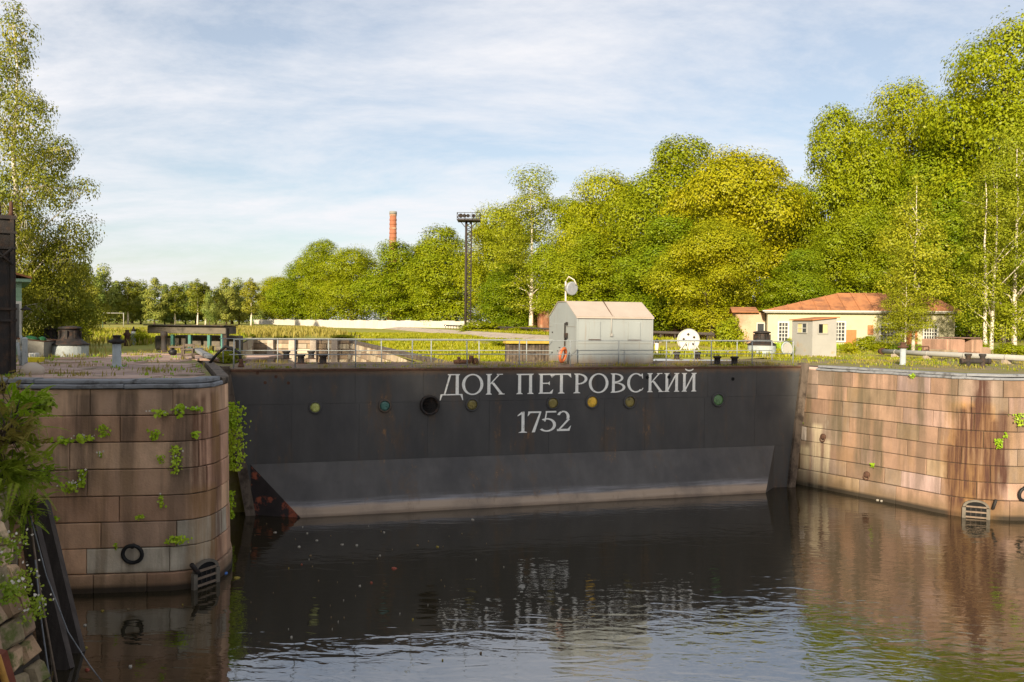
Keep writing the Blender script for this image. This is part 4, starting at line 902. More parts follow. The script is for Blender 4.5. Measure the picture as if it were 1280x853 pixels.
def capstan(name, label, p, R, hb, hr, m_base):
    r = thing(name, label, 'capstan', p)
    MB().lathe((0,0,0), [(R,0),(R,hb-.04),(R*.97,hb)], 28, smooth=False).build('base_ring', m_base, r)
    MB().lathe((0,0,hb), [(R*1.05,0),(R*1.05,.05),(R*.85,.12),(R*.62,hr*.38),(R*.52,hr*.55),(R*.50,hr*.8),(R*.52,hr*.95)], 28).build('drum', M['darkiron'], r)
    MB().lathe((0,0,hb+hr*.95), [(R*.62,0),(R*.64,.05),(R*.6,.09),(R*.2,.14)], 28).build('head', M['darkiron'], r)
    for k in range(8):
        a = 2*math.pi*k/8+.2; MB().box((R*.55*math.cos(a), R*.55*math.sin(a), hb+hr*.62), (R*.16,R*.1,hr*.5), rz=a).build('whelp', M['darkiron'], r)
    return r
pz = at_z(952, 445.5, 0.0); k = pz.y/FPX; capstan('capstan', 'black capstan on a pale round base on the right quay beside the booth', pz, 17*k, 14*k, 15.5*k, M['palepost'])
pz = at_z(87.5, 446, LZ-.05); k = pz.y/FPX; capL = capstan('capstan', 'large black capstan on a pale grey base on the left quay', pz, 21*k, 14.5*k, 21*k, M['palepost'])
pz = at_z(63.5, 433, LZ-.05); k = pz.y/FPX; capstan('capstan', 'smaller black capstan half hidden behind the grey trough', pz, 12.5*k, 4*k, 17*k, M['darkiron'])

def flanged_post(name, label, px_, pyb, pyt, wpx, z, m, mtop, group=None):
    p = at_z(px_, pyb, z); k = p.y/FPX; R = wpx/2*k; h = (pyb-pyt)*k; r = thing(name, label, 'mooring post', p, 0, group)
    MB().lathe((0,0,0), [(R*1.25,0),(R*1.25,.03),(R,.05),(R*.95,h*.72)], 16).build('shaft', m, r)
    MB().lathe((0,0,h*.72), [(R*.9,0),(R*1.5,.05),(R*1.55,.10),(R*.9,.16),(R*.8,h*.22),(R*1.0,h*.24),(R*.9,h*.28)], 16).build('head', mtop, r)
    MB().tube([(-R*1.9,0,h*.80),(R*1.9,0,h*.80)], R*.35, 8).build('crossbar', mtop, r); return r
flanged_post('mooring_post', 'pale mooring post with a dark crossbar head, nearest on the left quay', 146, 459, 419, 10.5, LZ, M['palepost'], M['darkiron'])
flanged_post('mooring_post', 'tall white mooring post with a brown crossbar on the right quay', 1128.5, 456.5, 428, 7, .0, M['palepost'], M['rust'])
p = at_z(159, 432.5, LZ-.05); k = p.y/FPX; r = thing('rusty_post', 'rusty red iron bollard left of the pale post with a dark cap', 'bollard', p); MB().lathe((0,0,0), [(4.2*k,0),(3.4*k,.1),(3.1*k,12*k),(4.2*k,13.5*k),(3.6*k,16*k),(2.2*k,17*k),(2.0*k,20*k)], 14).build('body', M['rust'], r); MB().tube([(-4.5*k,0,14*k),(4.5*k,0,14*k)], 1.0*k, 8).build('crossbar', M['rust'], r)
p = at_z(167, 431.5, LZ-.05); k = p.y/FPX; r = thing('pale_post', 'pale blue post with a thin black top beside the rusty red bollard', 'post', p); MB().lathe((0,0,0), [(3.4*k,0),(2.9*k,.06),(2.8*k,17*k)], 14).build('shaft', M['palepost'], r); MB().lathe((0,0,17*k), [(2.6*k,0),(2.4*k,.1),(1.0*k,.2),(.9*k,6*k)], 12).build('cap', M['darkiron'], r)
p = at_z(205, 440.5, LZ); k = p.y/FPX; r = thing('iron_bollard', 'brown iron bollard with a flared foot in the middle of the left quay', 'bollard', p); MB().lathe((0,0,0), [(7.5*k,0),(7*k,.05),(3.6*k,.12),(3.0*k,19*k),(4.2*k,20*k),(4.4*k,23*k),(3*k,26*k)], 16).build('body', M['ironpost'], r); MB().tube([(-4*k,0,22*k),(4*k,0,22*k)], .9*k, 8).build('crossbar', M['ironpost'], r)
# grey trough, green bundle, yellow box, cabinet, boulder
p = at_z(50, 446, LZ-.03); k = p.y/FPX; r = thing('grey_trough', 'grey tapered steel skip beside the large capstan', 'skip', p, rad(4)); w, h = 27*k, 23*k
b = MB(); b.add([(-w*.5,-.5,0),(w*.42,-.5,0),(w*.42,.5,0),(-w*.5,.5,0),(-w*.62,-.7,h),(w*.55,-.7,h*.86),(w*.55,.7,h*.86),(-w*.62,.7,h)], [(3,2,1,0),(0,1,5,4),(1,2,6,5),(2,3,7,6),(3,0,4,7)]); b.build('body', M['greygrp'], r); MB().tube([(-w*.62,-.7,h),(w*.55,-.7,h*.86),(w*.55,.7,h*.86),(-w*.62,.7,h),(-w*.62,-.7,h)], .03, 6).build('rim', M['rust'], r); MB().add([(-w*.55,-.6,h*.6),(w*.48,-.6,h*.6),(w*.48,.6,h*.6),(-w*.55,.6,h*.6)], [(0,1,2,3)]).build('bottom', M['soil'], r)
b = MB(); rr = random.Random(2); c = p + Vector((-.25,-.1,h*.62))
for k_ in range(7): b.lathe(c + Vector((rr.uniform(-.3,.3), rr.uniform(-.3,.2), rr.uniform(.0,.2))), [(.06,0),(.17,.05),(.2,.14),(.12,.24),(.03,.27)], 7)
tag(b.build('green_bundle', M['greenplastic']), 'bright green plastic heap lying in the grey skip', 'plastic heap')
p = at_z(44, 453.5, LZ-.03); k = p.y/FPX; r = thing('yellow_crate', 'bright yellow plastic tub on the left quay in front of the skip', 'tub', p, rad(5)); b = MB(); b.box((0,0,.085), (15*k,.34,.17), taper=1.12); b.build('body', M['yellow'], r); MB().box((0,0,.185), (17.5*k,.40,.03)).build('rim', M['yellow'], r)
p = at_z(40.5, 449, LZ-.03); k = p.y/FPX; r = thing('white_box', 'small white box behind the yellow tub', 'box', p); MB().bbox((0,.1,.12), (9*k,.3,.25), .02).build('body', M['trim'], r); MB().box((.02,-.06,.16), (4*k,.02,.1)).build('panel', M['palepost'], r)
p = at_z(31, 458, LZ-.03); k = p.y/FPX; r = thing('machine_frame', 'pale painted machine casting with two round openings by the dark pylon', 'machine part', p, rad(-60))
b = MB(); b.bbox((0,0,18*k), (.75,.16,36*k), .03); b.build('plate', M['palepost'], r)
for zz_, rr_ in ((32*k,.15),(14*k,.11)): MB().ringtube((.0,-.10,zz_), rr_, .035, (1,0,0), (0,0,1), 18, 6).build('ring', M['palepost'], r); MB().lathe((0,-.085,zz_), [(rr_-.02,0),(rr_-.02,.006)], 14, axis=(0,-1,0)).build('opening', M['black'], r)
MB().tube([(.3,-.1,0),(.33,-.2,30*k)], .05, 8).build('rod', M['palepost'], r)
b = MB(); p = at_z(40, 469, LZ); b.lathe(p, [(.28,-.05),(.34,.1),(.30,.22),(.16,.33),(.03,.36)], 9); tag(b.build('boulder', M['concrete']), 'rounded pale boulder at the left end of the grey coping', 'boulder')
# green house on the left, dark iron pylon in front of it
pg = at_z(27.5, 444, LZ-.05); gh = thing('green_house', 'green clapboard house at the left edge with a tiled eave', 'house', pg, rad(33)); k = pg.y/FPX
gz = CAM_Z + (398-352)*k - LZ + .05; gw, gd_ = 9.0, 8.0
b = MB(); b.box((-gw/2, gd_/2, gz/2), (gw, gd_, gz)); b.build('wall', M['green'], gh)
me = None
for k_ in range(int(gz/.22)):
    b = MB(); b.box((-gw/2, -.015, .12+k_*.22), (gw, .03, .20)); b.build('clapboard', M['green'], gh)
b = MB(); slab3(b, [(-gw-.5,-.6,gz-.05),(.36,-.3,gz-.05),(.36,gd_+.3,gz-.05),(-gw-.5,gd_+.6,gz-.05)], .14); b.build('soffit', M['green'], gh)
slb = MB(); slab3(slb, [(.38,-.32,gz+.10),(.38,gd_+.32,gz+.10),(-gw/2,gd_+.62,gz+1.5),(-gw/2,-.62,gz+1.5)], .08); slab3(slb, [(-gw/2,-.62,gz+1.5),(-gw/2,gd_+.62,gz+1.5),(-gw-.5,gd_+.62,gz+.1),(-gw-.5,-.62,gz+.1)], .08); rfg = slb.build('roof', M['roof'], gh)
b = MB(); b.box((-.32,-.05,gz*.45), (.62,.10,gz*.55)); wn = b.build('window', M['trim'], gh); MB().box((-.34,-.09,gz*.45), (.46,.06,gz*.48)).build('pane', M['glass'], wn); MB().box((-.34,-.13,gz*.45), (.05,.04,gz*.48)).build('glazing_bars', M['rust'], wn)
pp = at_z(20.5, 474, LZ-.1); k = pp.y/FPX; py_ = thing('iron_pylon', 'tall dark iron pylon with a crossed lattice panel at the left edge', 'pylon', pp, rad(34)); PH = (474-270)*k; PW = 1.5
b = MB(); b.bbox((-PW/2, .35, PH/2), (PW,.7,PH), .03); b.build('column', M['ironpost'], py_)
for zf in (.985, .895, .80, .43, .36, .02):
    b = MB(); b.box((-PW/2, -.035, PH*zf), (PW+.05,.07,.10 if zf > .9 else .07)); b.build('band', M['ironpost'], py_)
for x in (-.06,-.55,-1.05): MB().box((x-.03, -.03, PH*.5), (.09,.06,PH*.98)).build('rib', M['ironpost'], py_)
for x0, x1 in ((-.08,-.55),(-.55,-1.05)): MB().tube([(x0,-.06,PH*.80),(x1,-.06,PH*.70)], .03, 6).build('brace', M['ironpost'], py_); MB().tube([(x1,-.06,PH*.80),(x0,-.06,PH*.70)], .03, 6).build('brace', M['ironpost'], py_)
for x in (-.10,-.40): MB().lathe((x,.2,PH), [(.08,0),(.055,.1),(.045,.38),(.02,.42)], 10).build('pin', M['rust'], py_)
# small lamp on the house corner
r = thing('yard_lamp', 'small dark yard lamp on a thin bracket at the green house corner', 'lamp', pg + Vector((0,-.05,0))); z = gz*.60
MB().tube([(.02,0,z-.8),(.12,-.1,z-.1),(.3,-.2,z+.1)], .022, 6).build('bracket', M['booth'], r); MB().lathe((.34,-.2,z+.02), [(.22,0),(.20,.06),(.08,.13),(.04,.2)], 12).build('shade', M['darkiron'], r)

# paving slabs on the left quay, one by one
lp = tag(MB().add([(0,0,0),(.01,0,0),(0,.01,0)], [(0,1,2)]).build('x', M['soil']), '', ''); bpy.data.objects.remove(lp)
qp = MB(); ql = [(p.x, p.y) for p in top_in(LEFT, .45)]
ring = ql + [(-14.9, 37.5), (-24, 37.5), (-24, 20.6)]
qp.add([(x, y, LZ-.03) for x, y in ring], [tuple(range(len(ring)))]); pave = qp.build('quay_pavement', M['soil'], kind='structure')
def edge_x(y):
    best = -99
    for a, b_ in zip(ql, ql[1:]):
        if min(a[1], b_[1]) <= y <= max(a[1], b_[1]) and abs(a[1]-b_[1]) > 1e-6: best = max(best, a[0] + (b_[0]-a[0])*(y-a[1])/(b_[1]-a[1]))
    return best
rnd = random.Random(31); y = ql[1][1] + .55
while y < 37.3:
    dy = rnd.choice([.85, 1.0, 1.15, 1.3]); xr = min(edge_x(y+.05), edge_x(min(y+dy, 34.5))) - .12; x = xr if xr > -50 else -10.9
    while x > -23:
        w = rnd.uniform(1.2, 2.6)
        miss = (rnd.random() < .10) or (x < -15.5 and rnd.random() < .35) or (x < -18 and y > 30)
        if not miss:
            b = MB(); zt = LZ + rnd.uniform(-.008, .018); b.bbox((x-w/2, y+dy/2, zt-.05), (w-.05, dy-.05, .1), .012); k = rnd.uniform(.82,1.15); c = rnd.choice([(.36,.24,.19),(.33,.23,.185),(.39,.27,.215),(.31,.22,.18)]); b.build('paving_slab', M['slab'], pave, color=tuple(v*k for v in c))
        x -= w
    y += dy
# concrete beam frame over the side channel with turquoise posts
p0 = at_z(184, 438, LZ-.05); p1_ = at_z(282, 440, LZ-.05); d_ = (p1_-p0); DL = d_.length; gt = thing('concrete_gantry', 'low dark concrete beam carried on turquoise posts beyond the left quay', 'gantry', p0, math.atan2(d_.y, d_.x)); k = p0.y/FPX
MB().bbox((DL/2, .5, 26.2*k), (DL, 1.0, 9.4*k), .03).build('beam', M['gantry'], gt); MB().box((DL/2, .4, 31.6*k), (DL+.1, 1.3, 1.1*k)).build('top_plate', M['darkiron'], gt)
for px_ in (212, 234, 258): x = DL*(px_-184)/98; MB().box((x, .3, 10.5*k), (.16,.16,19*k)).build('post', M['teal'], gt)
MB().bbox((DL-.12, .2, 14.6*k), (.26,.26,29*k), .02).build('end_post', M['darkiron'], gt); MB().box((DL-.28, .1, 13*k), (.09,.12,24*k)).build('strip', M['teal'], gt)
MB().bbox((DL*.16, 1.1, 9*k), (DL*.40,.5,18*k), .04).build('pier_block', M['gantry'], gt); MB().bbox((DL*.58, 1.5, 9.5*k), (DL*.82,.5,19*k), .04).build('back_wall', M['gantry'], gt); MB().bbox((DL*.60, .75, 3.0*k), (DL*.74,.4,6*k), .04).build('sill', M['gantry'], gt)
b = MB(); q0 = at_z(262, 450, LZ); q1 = at_z(247, 441, LZ); d2 = q1-q0; b.bbox((0,0,.12), (d2.length,.3,.14), .02, rz=math.atan2(d2.y,d2.x)); o = b.build('kerb_beam', M['wood_grey']); o.location = (q0+q1)/2; tag(o, 'grey squared beam lying by the broken corner of the left quay', 'beam')
b = MB(); q0 = at_z(228, 441, LZ); q1 = at_z(252, 440, LZ); d2 = q1-q0; b.bbox((0,0,.14), (d2.length,.25,.14), .02, rz=math.atan2(d2.y,d2.x)); o = b.build('kerb_beam', M['wood_grey']); o.location = (q0+q1)/2; tag(o, 'grey kerb beam behind the broken wooden chair', 'beam')
pz = at_z(235, 449, LZ); k = pz.y/FPX; ch = thing('wooden_chair', 'weathered brown wooden chair on the left quay', 'chair', pz, rad(12)); w = 14*k
MB().bbox((0,0,12*k), (w,w*.85,.06), .01).build('seat', M['wood_old'], ch)
for sx in (-1,1):
    for sy in (-1,1): MB().box((sx*w*.44, sy*w*.36, 6*k if sy < 0 else 9.5*k), (.06,.06,12*k if sy < 0 else 19*k)).build('leg', M['wood_old'], ch)
MB().box((0, w*.38, 17*k), (w*.8,.04,3.4*k)).build('back_slat', M['wood_old'], ch); MB().box((0,-w*.36, 5*k), (w*.85,.03,.05)).build('stretcher', M['wood_old'], ch)
pz = at_z(222, 443, LZ); tb = thing('scrap_table', 'low dark wooden bench with scrap beside the brown chair', 'bench', pz, rad(4)); k = pz.y/FPX
MB().bbox((0,0,9*k), (17*k,.5,.07), .01).build('top', M['wood_old'], tb)
for sx in (-1,1): MB().box((sx*6.5*k,0,4.4*k), (.07,.4,9*k)).build('leg', M['wood_dark'], tb)
pz = at_z(216, 444, LZ); tag(MB().lathe(pz, [(.10,0),(.17,.05),(.18,.20),(.14,.24)], 12).build('black_tub', M['rubber']), 'black rubber tub on the ground by the scrap bench', 'tub')
pz = at_z(298, 459, .03); hs_ = thing('rubber_hose', 'thick black hose arching over the railing at the gate\'s left end', 'hose', pz)
h0 = at_z(262, 456, LZ) - pz; MB().tube([h0 + Vector((0,0,.05)), h0*.75 + Vector((0,0,.40)), h0*.45 + Vector((0,0,.72)), h0*.15 + Vector((0,0,.62)), Vector((.05,0,.50)), Vector((.10,0,.05))], .055, 8).build('tube', M['rubber'], hs_); MB().lathe((.10,0,0), [(.12,0),(.12,.05),(.08,.12),(.07,.3)], 10).build('valve', M['rust'], hs_)
# frame like a goal far out on the left meadow
pz = at_z(128.5, 409.5, LZ-.06); k = pz.y/FPX; gf = thing('goal_frame', 'pale metal goal frame standing far out on the left meadow', 'goal', pz); w = 26*k; h = 18*k
for x in (0, w): MB().tube([(x,0,0),(x,0,h)], .07, 6).build('post', M['teal'] if x == 0 else M['booth'], gf)
MB().tube([(-.1,0,h),(w+.1,0,h)], .06, 6).build('crossbar', M['booth'], gf)
# timber wall beyond the shed
q0 = on_plane(633, 452, G0+GA*7.0, GA); q1 = on_plane(700, 452, G0+GA*7.0, GA); q0.z = q1.z = -.45; tw = thing('timber_wall', 'low wall of dark upright planks topped by an ochre beam, left of the shed', 'wall', q0, GANG); TL = (q1-q0).dot(GU)+.8; k = q0.y/FPX
TH = on_plane(660, 430, G0+GA*7, GA).z + .45; n_ = 22; me = None
for k_ in range(n_):
    b = MB(); b.bbox((TL*(k_+.5)/n_, rndw.uniform(-.012,.012), TH/2), (TL/n_-.02,.08,TH), .008); b.build('plank', M['wood_old'], tw)
b = MB(); b.bbox((TL/2, .1, TH+.08), (TL+.15,.6,.14), .01); b.build('cap_beam', M['ochre'], tw); MB().box((TL/2,.2,TH/2), (TL,.2,TH-.02)).build('backing', M['wood_dark'], tw)

# right quay: wrapped pipe, bitts, granite pile, hand rail
q0 = at_z(1083, 444.8, .0); q1 = at_z(1340, 459.5, .0); q0.z = q1.z = .30; pl = thing('wrapped_pipe', 'fat pale wrapped pipe lying along the right quay', 'pipe'); dq = (q1-q0)
qs = q0 + dq*.10
MB().tube([q0.lerp(q1, .10), q0.lerp(q1, .4), q1], .14, 14).build('tube', M['pipe'], pl); MB().lathe(q0.lerp(q1,.10), [(.12,-.25),(.17,-.1),(.20,-.02),(.2,.05)], 14, axis=dq).build('end_cap', M['rust'], pl)
for f in (.18,.36,.55,.74,.92): c = q0.lerp(q1, f); MB().box(c - Vector((0,0,.21)), (.16,.5,.20), rz=math.atan2(dq.y,dq.x)).build('support', M['concrete'], pl); MB().lathe(c, [(.150,-.03),(.150,.03)], 14, axis=dq).build('band', M['booth'], pl)
pz = at_z(1220, 458.8, .0); k = pz.y/FPX; bt = thing('double_bitts', 'rusty brown double bitts with a thick crossbar on the right quay', 'bollard', pz, rad(-6))
for x in (-9.5*k, 7.5*k): MB().lathe((x,0,0), [(3.6*k,0),(3.2*k,.03),(3.0*k,12.5*k),(4.1*k,14*k),(4.2*k,16*k),(3.8*k,16.4*k)], 16).build('post', M['ironpost'], bt)
MB().tube([(-17*k,0,7*k),(15*k,0,7*k)], 3.2*k, 14).build('crossbar', M['ironpost'], bt)
for x in (-17*k, 15*k): MB().lathe((x,0,7*k), [(3.6*k,-.06),(3.9*k,0),(3.6*k,.06)], 14, axis=(1,0,0)).build('end_cap', M['ironpost'], bt)
pk = at_z(1217, 447, .0); k = pk.y/FPX; gp = thing('granite_pedestal', 'stepped pile of big dressed pinkish granite blocks behind the pipe', 'stone pile', pk, rad(20))
for c, d3, col in (((-1,1.2,14*k),(30*k,1.8,17*k),(.34,.20,.14)), ((12*k,1.0,14*k),(18*k,1.6,16.6*k),(.36,.22,.15)), ((0,1.1,2.8*k),(52*k,2.1,6*k),(.33,.21,.145)), ((24*k,.9,8*k),(16*k,1.5,9*k),(.30,.20,.14)), ((34*k,1.1,6*k),(14*k,1.4,6.8*k),(.30,.2,.14)), ((2*k,1.15,24*k),(32*k,2.0,1.6*k),(.20,.12,.09)), ((-30*k,.9,5*k),(22*k,1.3,9*k),(.27,.20,.13))):
    MB().bbox(c, d3, .05).build('granite_block', M['granite'], gp, color=col)
q0 = at_z(1146, 446, .0); k = q0.y/FPX; hr = thing('hand_rail', 'short rusty hand rail of bent pipe by the orange door', 'hand rail', q0, rad(5)); MB().tube([(0,0,0),(0,0,12*k),(.06,0,12.6*k),(15*k,0,12.8*k),(15.6*k,0,12*k),(15.6*k,0,0)], .035, 7).build('frame', M['rust'], hr); MB().tube([(8*k,0,0),(8*k,0,12.6*k)], .03, 7).build('post', M['rust'], hr)
# white small bollard left of reel; hose reel by booth
pz = at_z(821, 441.5, 0); k = pz.y/FPX; wp = thing('white_post', 'short white post with a dark cap between the shed and the reel', 'post', pz); MB().lathe((0,0,0), [(2.4*k,0),(2.3*k,13*k)], 12).build('shaft', M['trim'], wp); MB().lathe((0,0,13*k), [(2.9*k,0),(2.9*k,.06),(1.5*k,.16),(1.2*k,5*k)], 12).build('cap', M['darkiron'], wp)
pz = at_z(985, 445.5, 0); k = pz.y/FPX; hw = thing('cable_drum', 'grey round wheel leaning against the left side of the booth', 'drum', pz + Vector((0,.2,0)), rad(20)); MB().ringtube((0,0,9*k), 8.2*k, 1.1*k, (1,.1,0), (0,.18,1), 24, 7).build('rim', M['palepost'], hw); MB().lathe((0,0,9*k), [(7.8*k,-.02),(7.8*k,.02)], 20, axis=(0,-1,.15)).build('disc', M['booth'], hw)

# floodlight hung on a crooked mast behind the shed
pz = at_z(712, 440, -.2); lm = thing('floodlight', 'big grey round floodlight hanging from a bent arm above the shed roof', 'floodlight', pz); k = pz.y/FPX
def lz(py): return (440-py)*k - 0.0
MB().tube([(-.25,.3,0),(-.3,.3,lz(352))], .06, 7).build('mast', M['birchbark'], lm); MB().tube([(-.3,.3,lz(352)),(-.1,.1,lz(346)),(.25,0,lz(350)),(.42,0,lz(356))], .04, 7).build('arm', M['birchbark'], lm)
c = Vector((.12,-.05,lz(361))); MB().lathe(c, [(8.2*k,-.10),(8.6*k,-.04),(8.3*k,.05),(7.6*k,.06)], 26, axis=(.55,-.82,-.1)).build('lens', M['dish'], lm); MB().lathe(c, [(8.2*k,.08),(8.0*k,.2),(6*k,.42),(3.2*k,.55)], 22, axis=(-.55,.82,.1)).build('housing', M['greygrp'], lm); MB().tube([(.42,0,lz(356)),tuple(c+Vector((.2,.1,.2)))], .03, 6).build('yoke', M['darkiron'], lm)

# lattice mast with lamp platform, chimney
pz = st(36.5, 0); dm = 150.0; pz = at_d(585, 410, dm); pz.z = 0; k = dm/FPX; mh = CAM_Z + (402.7-277)*k
ma = thing('lattice_mast', 'tall thin lattice mast with a railed lamp platform above the trees', 'mast', pz)
for x in (-3.2*k, 3.2*k): MB().tube([(x,0,0),(x,0,mh)], .24 if x < 0 else .13, 6).build('leg', M['ironpost'], ma)
b = MB()
for j in range(26): z0 = mh*j/26; b.tube([(-3.2*k,0,z0),(3.2*k,0,z0+mh/26*.5)], .10, 4); b.tube([(3.2*k,0,z0+mh/26*.5),(-3.2*k,0,z0+mh/26)], .10, 4)
b.build('lacing', M['ironpost'], ma)
W_ = 14*k; MB().box((0,0,mh+.05), (2*W_,1.6*W_,.22)).build('platform', M['ironpost'], ma)
for x in (-1,1): MB().tube([(x*3.2*k,0,mh-9*k),(x*11*k,0,mh)], .07, 5).build('strut', M['ironpost'], ma)
for hh in (4.5*k, 9*k):
    b = MB()
    for (x0,y0,x1,y1) in ((-1,-.8,1,-.8),(1,-.8,1,.8),(1,.8,-1,.8),(-1,.8,-1,-.8)): b.tube([(x0*W_,y0*W_,mh+hh),(x1*W_,y1*W_,mh+hh)], .06, 4)
    b.build('guard_rail', M['ironpost'], ma)
for x in (-1,-.33,.33,1):
    for y_ in (-.8,.8): MB().tube([(x*W_,y_*W_,mh),(x*W_,y_*W_,mh+9*k)], .06, 4).build('post', M['ironpost'], ma)
for x, s_ in ((-.72,.42),(-.40,.36),(-.08,.34),(.42,.34)): MB().lathe((x*W_,-.4*W_,mh+.9), [(s_*.5,-.4),(s_,.3),(s_,.4)], 10, axis=(0.2,-1,-.2)).build('lamp', M['darkiron'], ma)
dc = 265.0; pz = at_d(490.6, 405, dc); pz.z = 0; k = dc/FPX; chh = CAM_Z + (401.8-265.5)*k; cm = thing('brick_chimney', 'tall round red brick factory chimney rising behind the trees', 'chimney', pz)
MB().lathe((0,0,0), [(6.6*k,0),(4.7*k,chh*.6),(4.1*k,chh)], 20).build('shaft', M['chimbrick'], cm)
for j in range(13): z0 = chh*(.50+.5*j/13); R = (4.7 + (4.1-4.7)*max(0,(z0/chh-.6)/.4))*k; MB().lathe((0,0,z0), [(R+.03,0),(R+.09,.1),(R+.09,.5),(R+.03,.6)], 20).build('band', M['brickfar'] if j % 3 == 0 else M['chimbrick'], cm)
MB().lathe((0,0,chh), [(4.6*k,-.9),(4.8*k,-.4),(4.6*k,.1),(3.4*k,.12)], 20).build('rim', M['greygrp'], cm)
# ---------------------------------------------------------------- trees
def crown_mesh(name, seed, H, prof, nlobes, lr, nl, size, m, droop=0.0, up=.35, inner=.09, flat=.8):
    """leaf-shaped faces gathered in lobes that fill an uneven outline; prof: (height 0..1, radius in metres)"""
    rng = np.random.default_rng(seed); hs = np.array([p[0] for p in prof]); rs_ = np.array([p[1] for p in prof])
    C = []; Rr = []
    hh = np.linspace(0, 1, 200); w = np.interp(hh, hs, rs_); w = w/w.sum()
    for i in range(nlobes):
        h = rng.choice(hh, p=w); r = np.interp(h, hs, rs_); a = i*2.39996 + rng.normal()*.4; q = rng.uniform(.55, 1.0) if i % 5 else rng.uniform(0, .5)
        R = lr*rng.uniform(.6, 1.75); rr = max(0, r*q - R*.35); C.append((rr*math.cos(a), rr*math.sin(a), h*H)); Rr.append(R)
    C.append((0,0,H - lr*.5)); Rr.append(lr*.7)
    C = np.array(C); Rr = np.array(Rr); k = len(C); wt = Rr**2/np.sum(Rr**2); idx = rng.choice(k, size=int(nl*1.7), p=wt); n = len(idx)
    D = unit(rng.normal(size=(n,3))); D[:,2] = np.where(D[:,2] < -.3, D[:,2]*.5, D[:,2]); D = unit(D)
    # sub-clumps: pull directions towards a few twig tips per lobe
    tips = unit(rng.normal(size=(k, 12, 3)) + np.array([0,0,.25])); ti = rng.integers(0, 12, n); Tp = tips[idx, ti]; D = unit(D*.42 + Tp*.9)
    rr = 1 - .42*rng.random(n)**1.7; rr *= (.82 + .42*((ti % 4)/3.0)); P = C[idx] + D*(Rr[idx]*rr)[:,None]*np.array([1,1,flat])
    keep = np.ones(n, bool)
    for j in range(k):
        d = np.linalg.norm((P-C[j])/np.array([1,1,flat]), axis=1)/Rr[j]; keep &= ~((d < .62) & (idx != j) & (rng.random(n) < .88))
    P = P[keep][:nl]; D = D[keep][:nl]
    if inner:
        ni = int(nl*inner); h = rng.choice(hh, p=w, size=ni); r = np.interp(h, hs, rs_)*rng.random(ni)**.5*.72; a = rng.random(ni)*6.283
        P = np.vstack([P, np.stack([r*np.cos(a), r*np.sin(a), h*H], 1)]); D = np.vstack([D, unit(rng.normal(size=(ni,3)))])
    Nn = unit(D*1.0 + rng.normal(size=P.shape)*.32 + np.array([0,0,up]))
    return quads_mesh(name, leaves(P, Nn, size, rng, droop), m), C, Rr
def trunk_mesh(name, seed, H, z0, C, r0, m, nb=9, lean=.0, twigs=True, nstem=1, thin=1.0, hang=0):
    rnd = random.Random(seed); b = MB()
    for sidx in range(nstem):
        ox = (sidx-(nstem-1)/2)*r0*3.2; pts = [(ox + ox*1.5*j/8 + lean*(j/8)**2*H + rnd.uniform(-.06,.06)*j*r0*2, rnd.uniform(-.05,.05)*j*r0*2, -.3 + (H*.93+.3)*j/8) for j in range(9)]; rads = [r0*1.25] + [r0*(1-.88*j/8) for j in range(1, 9)]
        b.tube(pts, rads, 8)
    order = sorted(range(len(C)), key=lambda i: rnd.random())[:nb]
    for i in order:
        c = Vector(C[i]) + Vector((0,0,z0)); zb = max(z0*.55, min(c.z - .9*math.hypot(c.x,c.y) - .3, H*.85)); f = zb/H; base = Vector((pts[0][0],0,zb)); 
        mid = base.lerp(c, .5) + Vector((rnd.uniform(-.2,.2), rnd.uniform(-.2,.2), .25)); rb = r0*(1-.8*f)*.55*thin; b.tube([base, mid, c], [rb, rb*.6, rb*.22], 6)
        if twigs:
            for q in range(2): e = c + Vector((rnd.uniform(-1,1), rnd.uniform(-1,1), rnd.uniform(.1,.9)))*1.1; b.tube([mid.lerp(c,.6), e], [rb*.3, rb*.1], 5)
    for i in range(len(C) if hang else 0):
        c = Vector(C[i]) + Vector((0,0,z0))
        for q in range(hang):
            a = rnd.uniform(0,6.28); o = Vector((math.cos(a), math.sin(a), 0)); l = rnd.uniform(.6,1.3); b.tube([c*1.0 - Vector((c.x,c.y,0))*.3, c + o*l*.5 + Vector((0,0,.15)), c + o*l + Vector((0,0,-.5*l))], [.022,.012,.005], 4)
    me = b.mesh(name); me.materials.append(m); return me
KINDS = {}
def kind(key, seed, H, prof, nlobes, lr, nl, size, lm_, bark, z0, r0, **kw):
    tk = {a: kw.pop(a) for a in ('nb','lean','nstem','thin','hang') if a in kw}
    cm_, C, Rr = crown_mesh('crown_'+key, seed, H, prof, nlobes, lr, nl, size, lm_, **kw)
    KINDS[key] = (cm_, trunk_mesh('trunk_'+key, seed+1, H+z0, z0, C, r0, bark, **tk), z0, H+z0, max(p[1] for p in prof))
broad = [(0,2.6),(.15,5.0),(.4,6.2),(.65,5.6),(.85,3.8),(1,1.2)]; tall = [(0,2.4),(.15,4.0),(.4,4.9),(.65,4.4),(.85,2.7),(1,.6)]; ovoid = [(0,3.2),(.2,4.6),(.45,4.8),(.7,3.6),(.88,2.1),(1,.5)]
kind('lindenA', 1, 13, broad, 60, 1.7, 60000, .205, M['lf_linden'], M['bark'], 2.4, .38)
kind('lindenB', 2, 15, tall, 60, 1.5, 56000, .205, M['lf_linden'], M['bark'], 2.2, .36)
kind('lindenC', 3, 14, ovoid, 62, 1.45, 56000, .21, M['lf_deep'], M['bark'], 2.0, .36)
kind('goldA', 4, 13, broad, 62, 1.55, 60000, .20, M['lf_gold'], M['bark'], 2.2, .38)
kind('bigA', 5, 18, [(0,4),(.15,7),(.4,8.2),(.65,7.6),(.85,5.2),(1,1.8)], 80, 1.95, 82000, .235, M['lf_linden'], M['bark'], 2.5, .5)
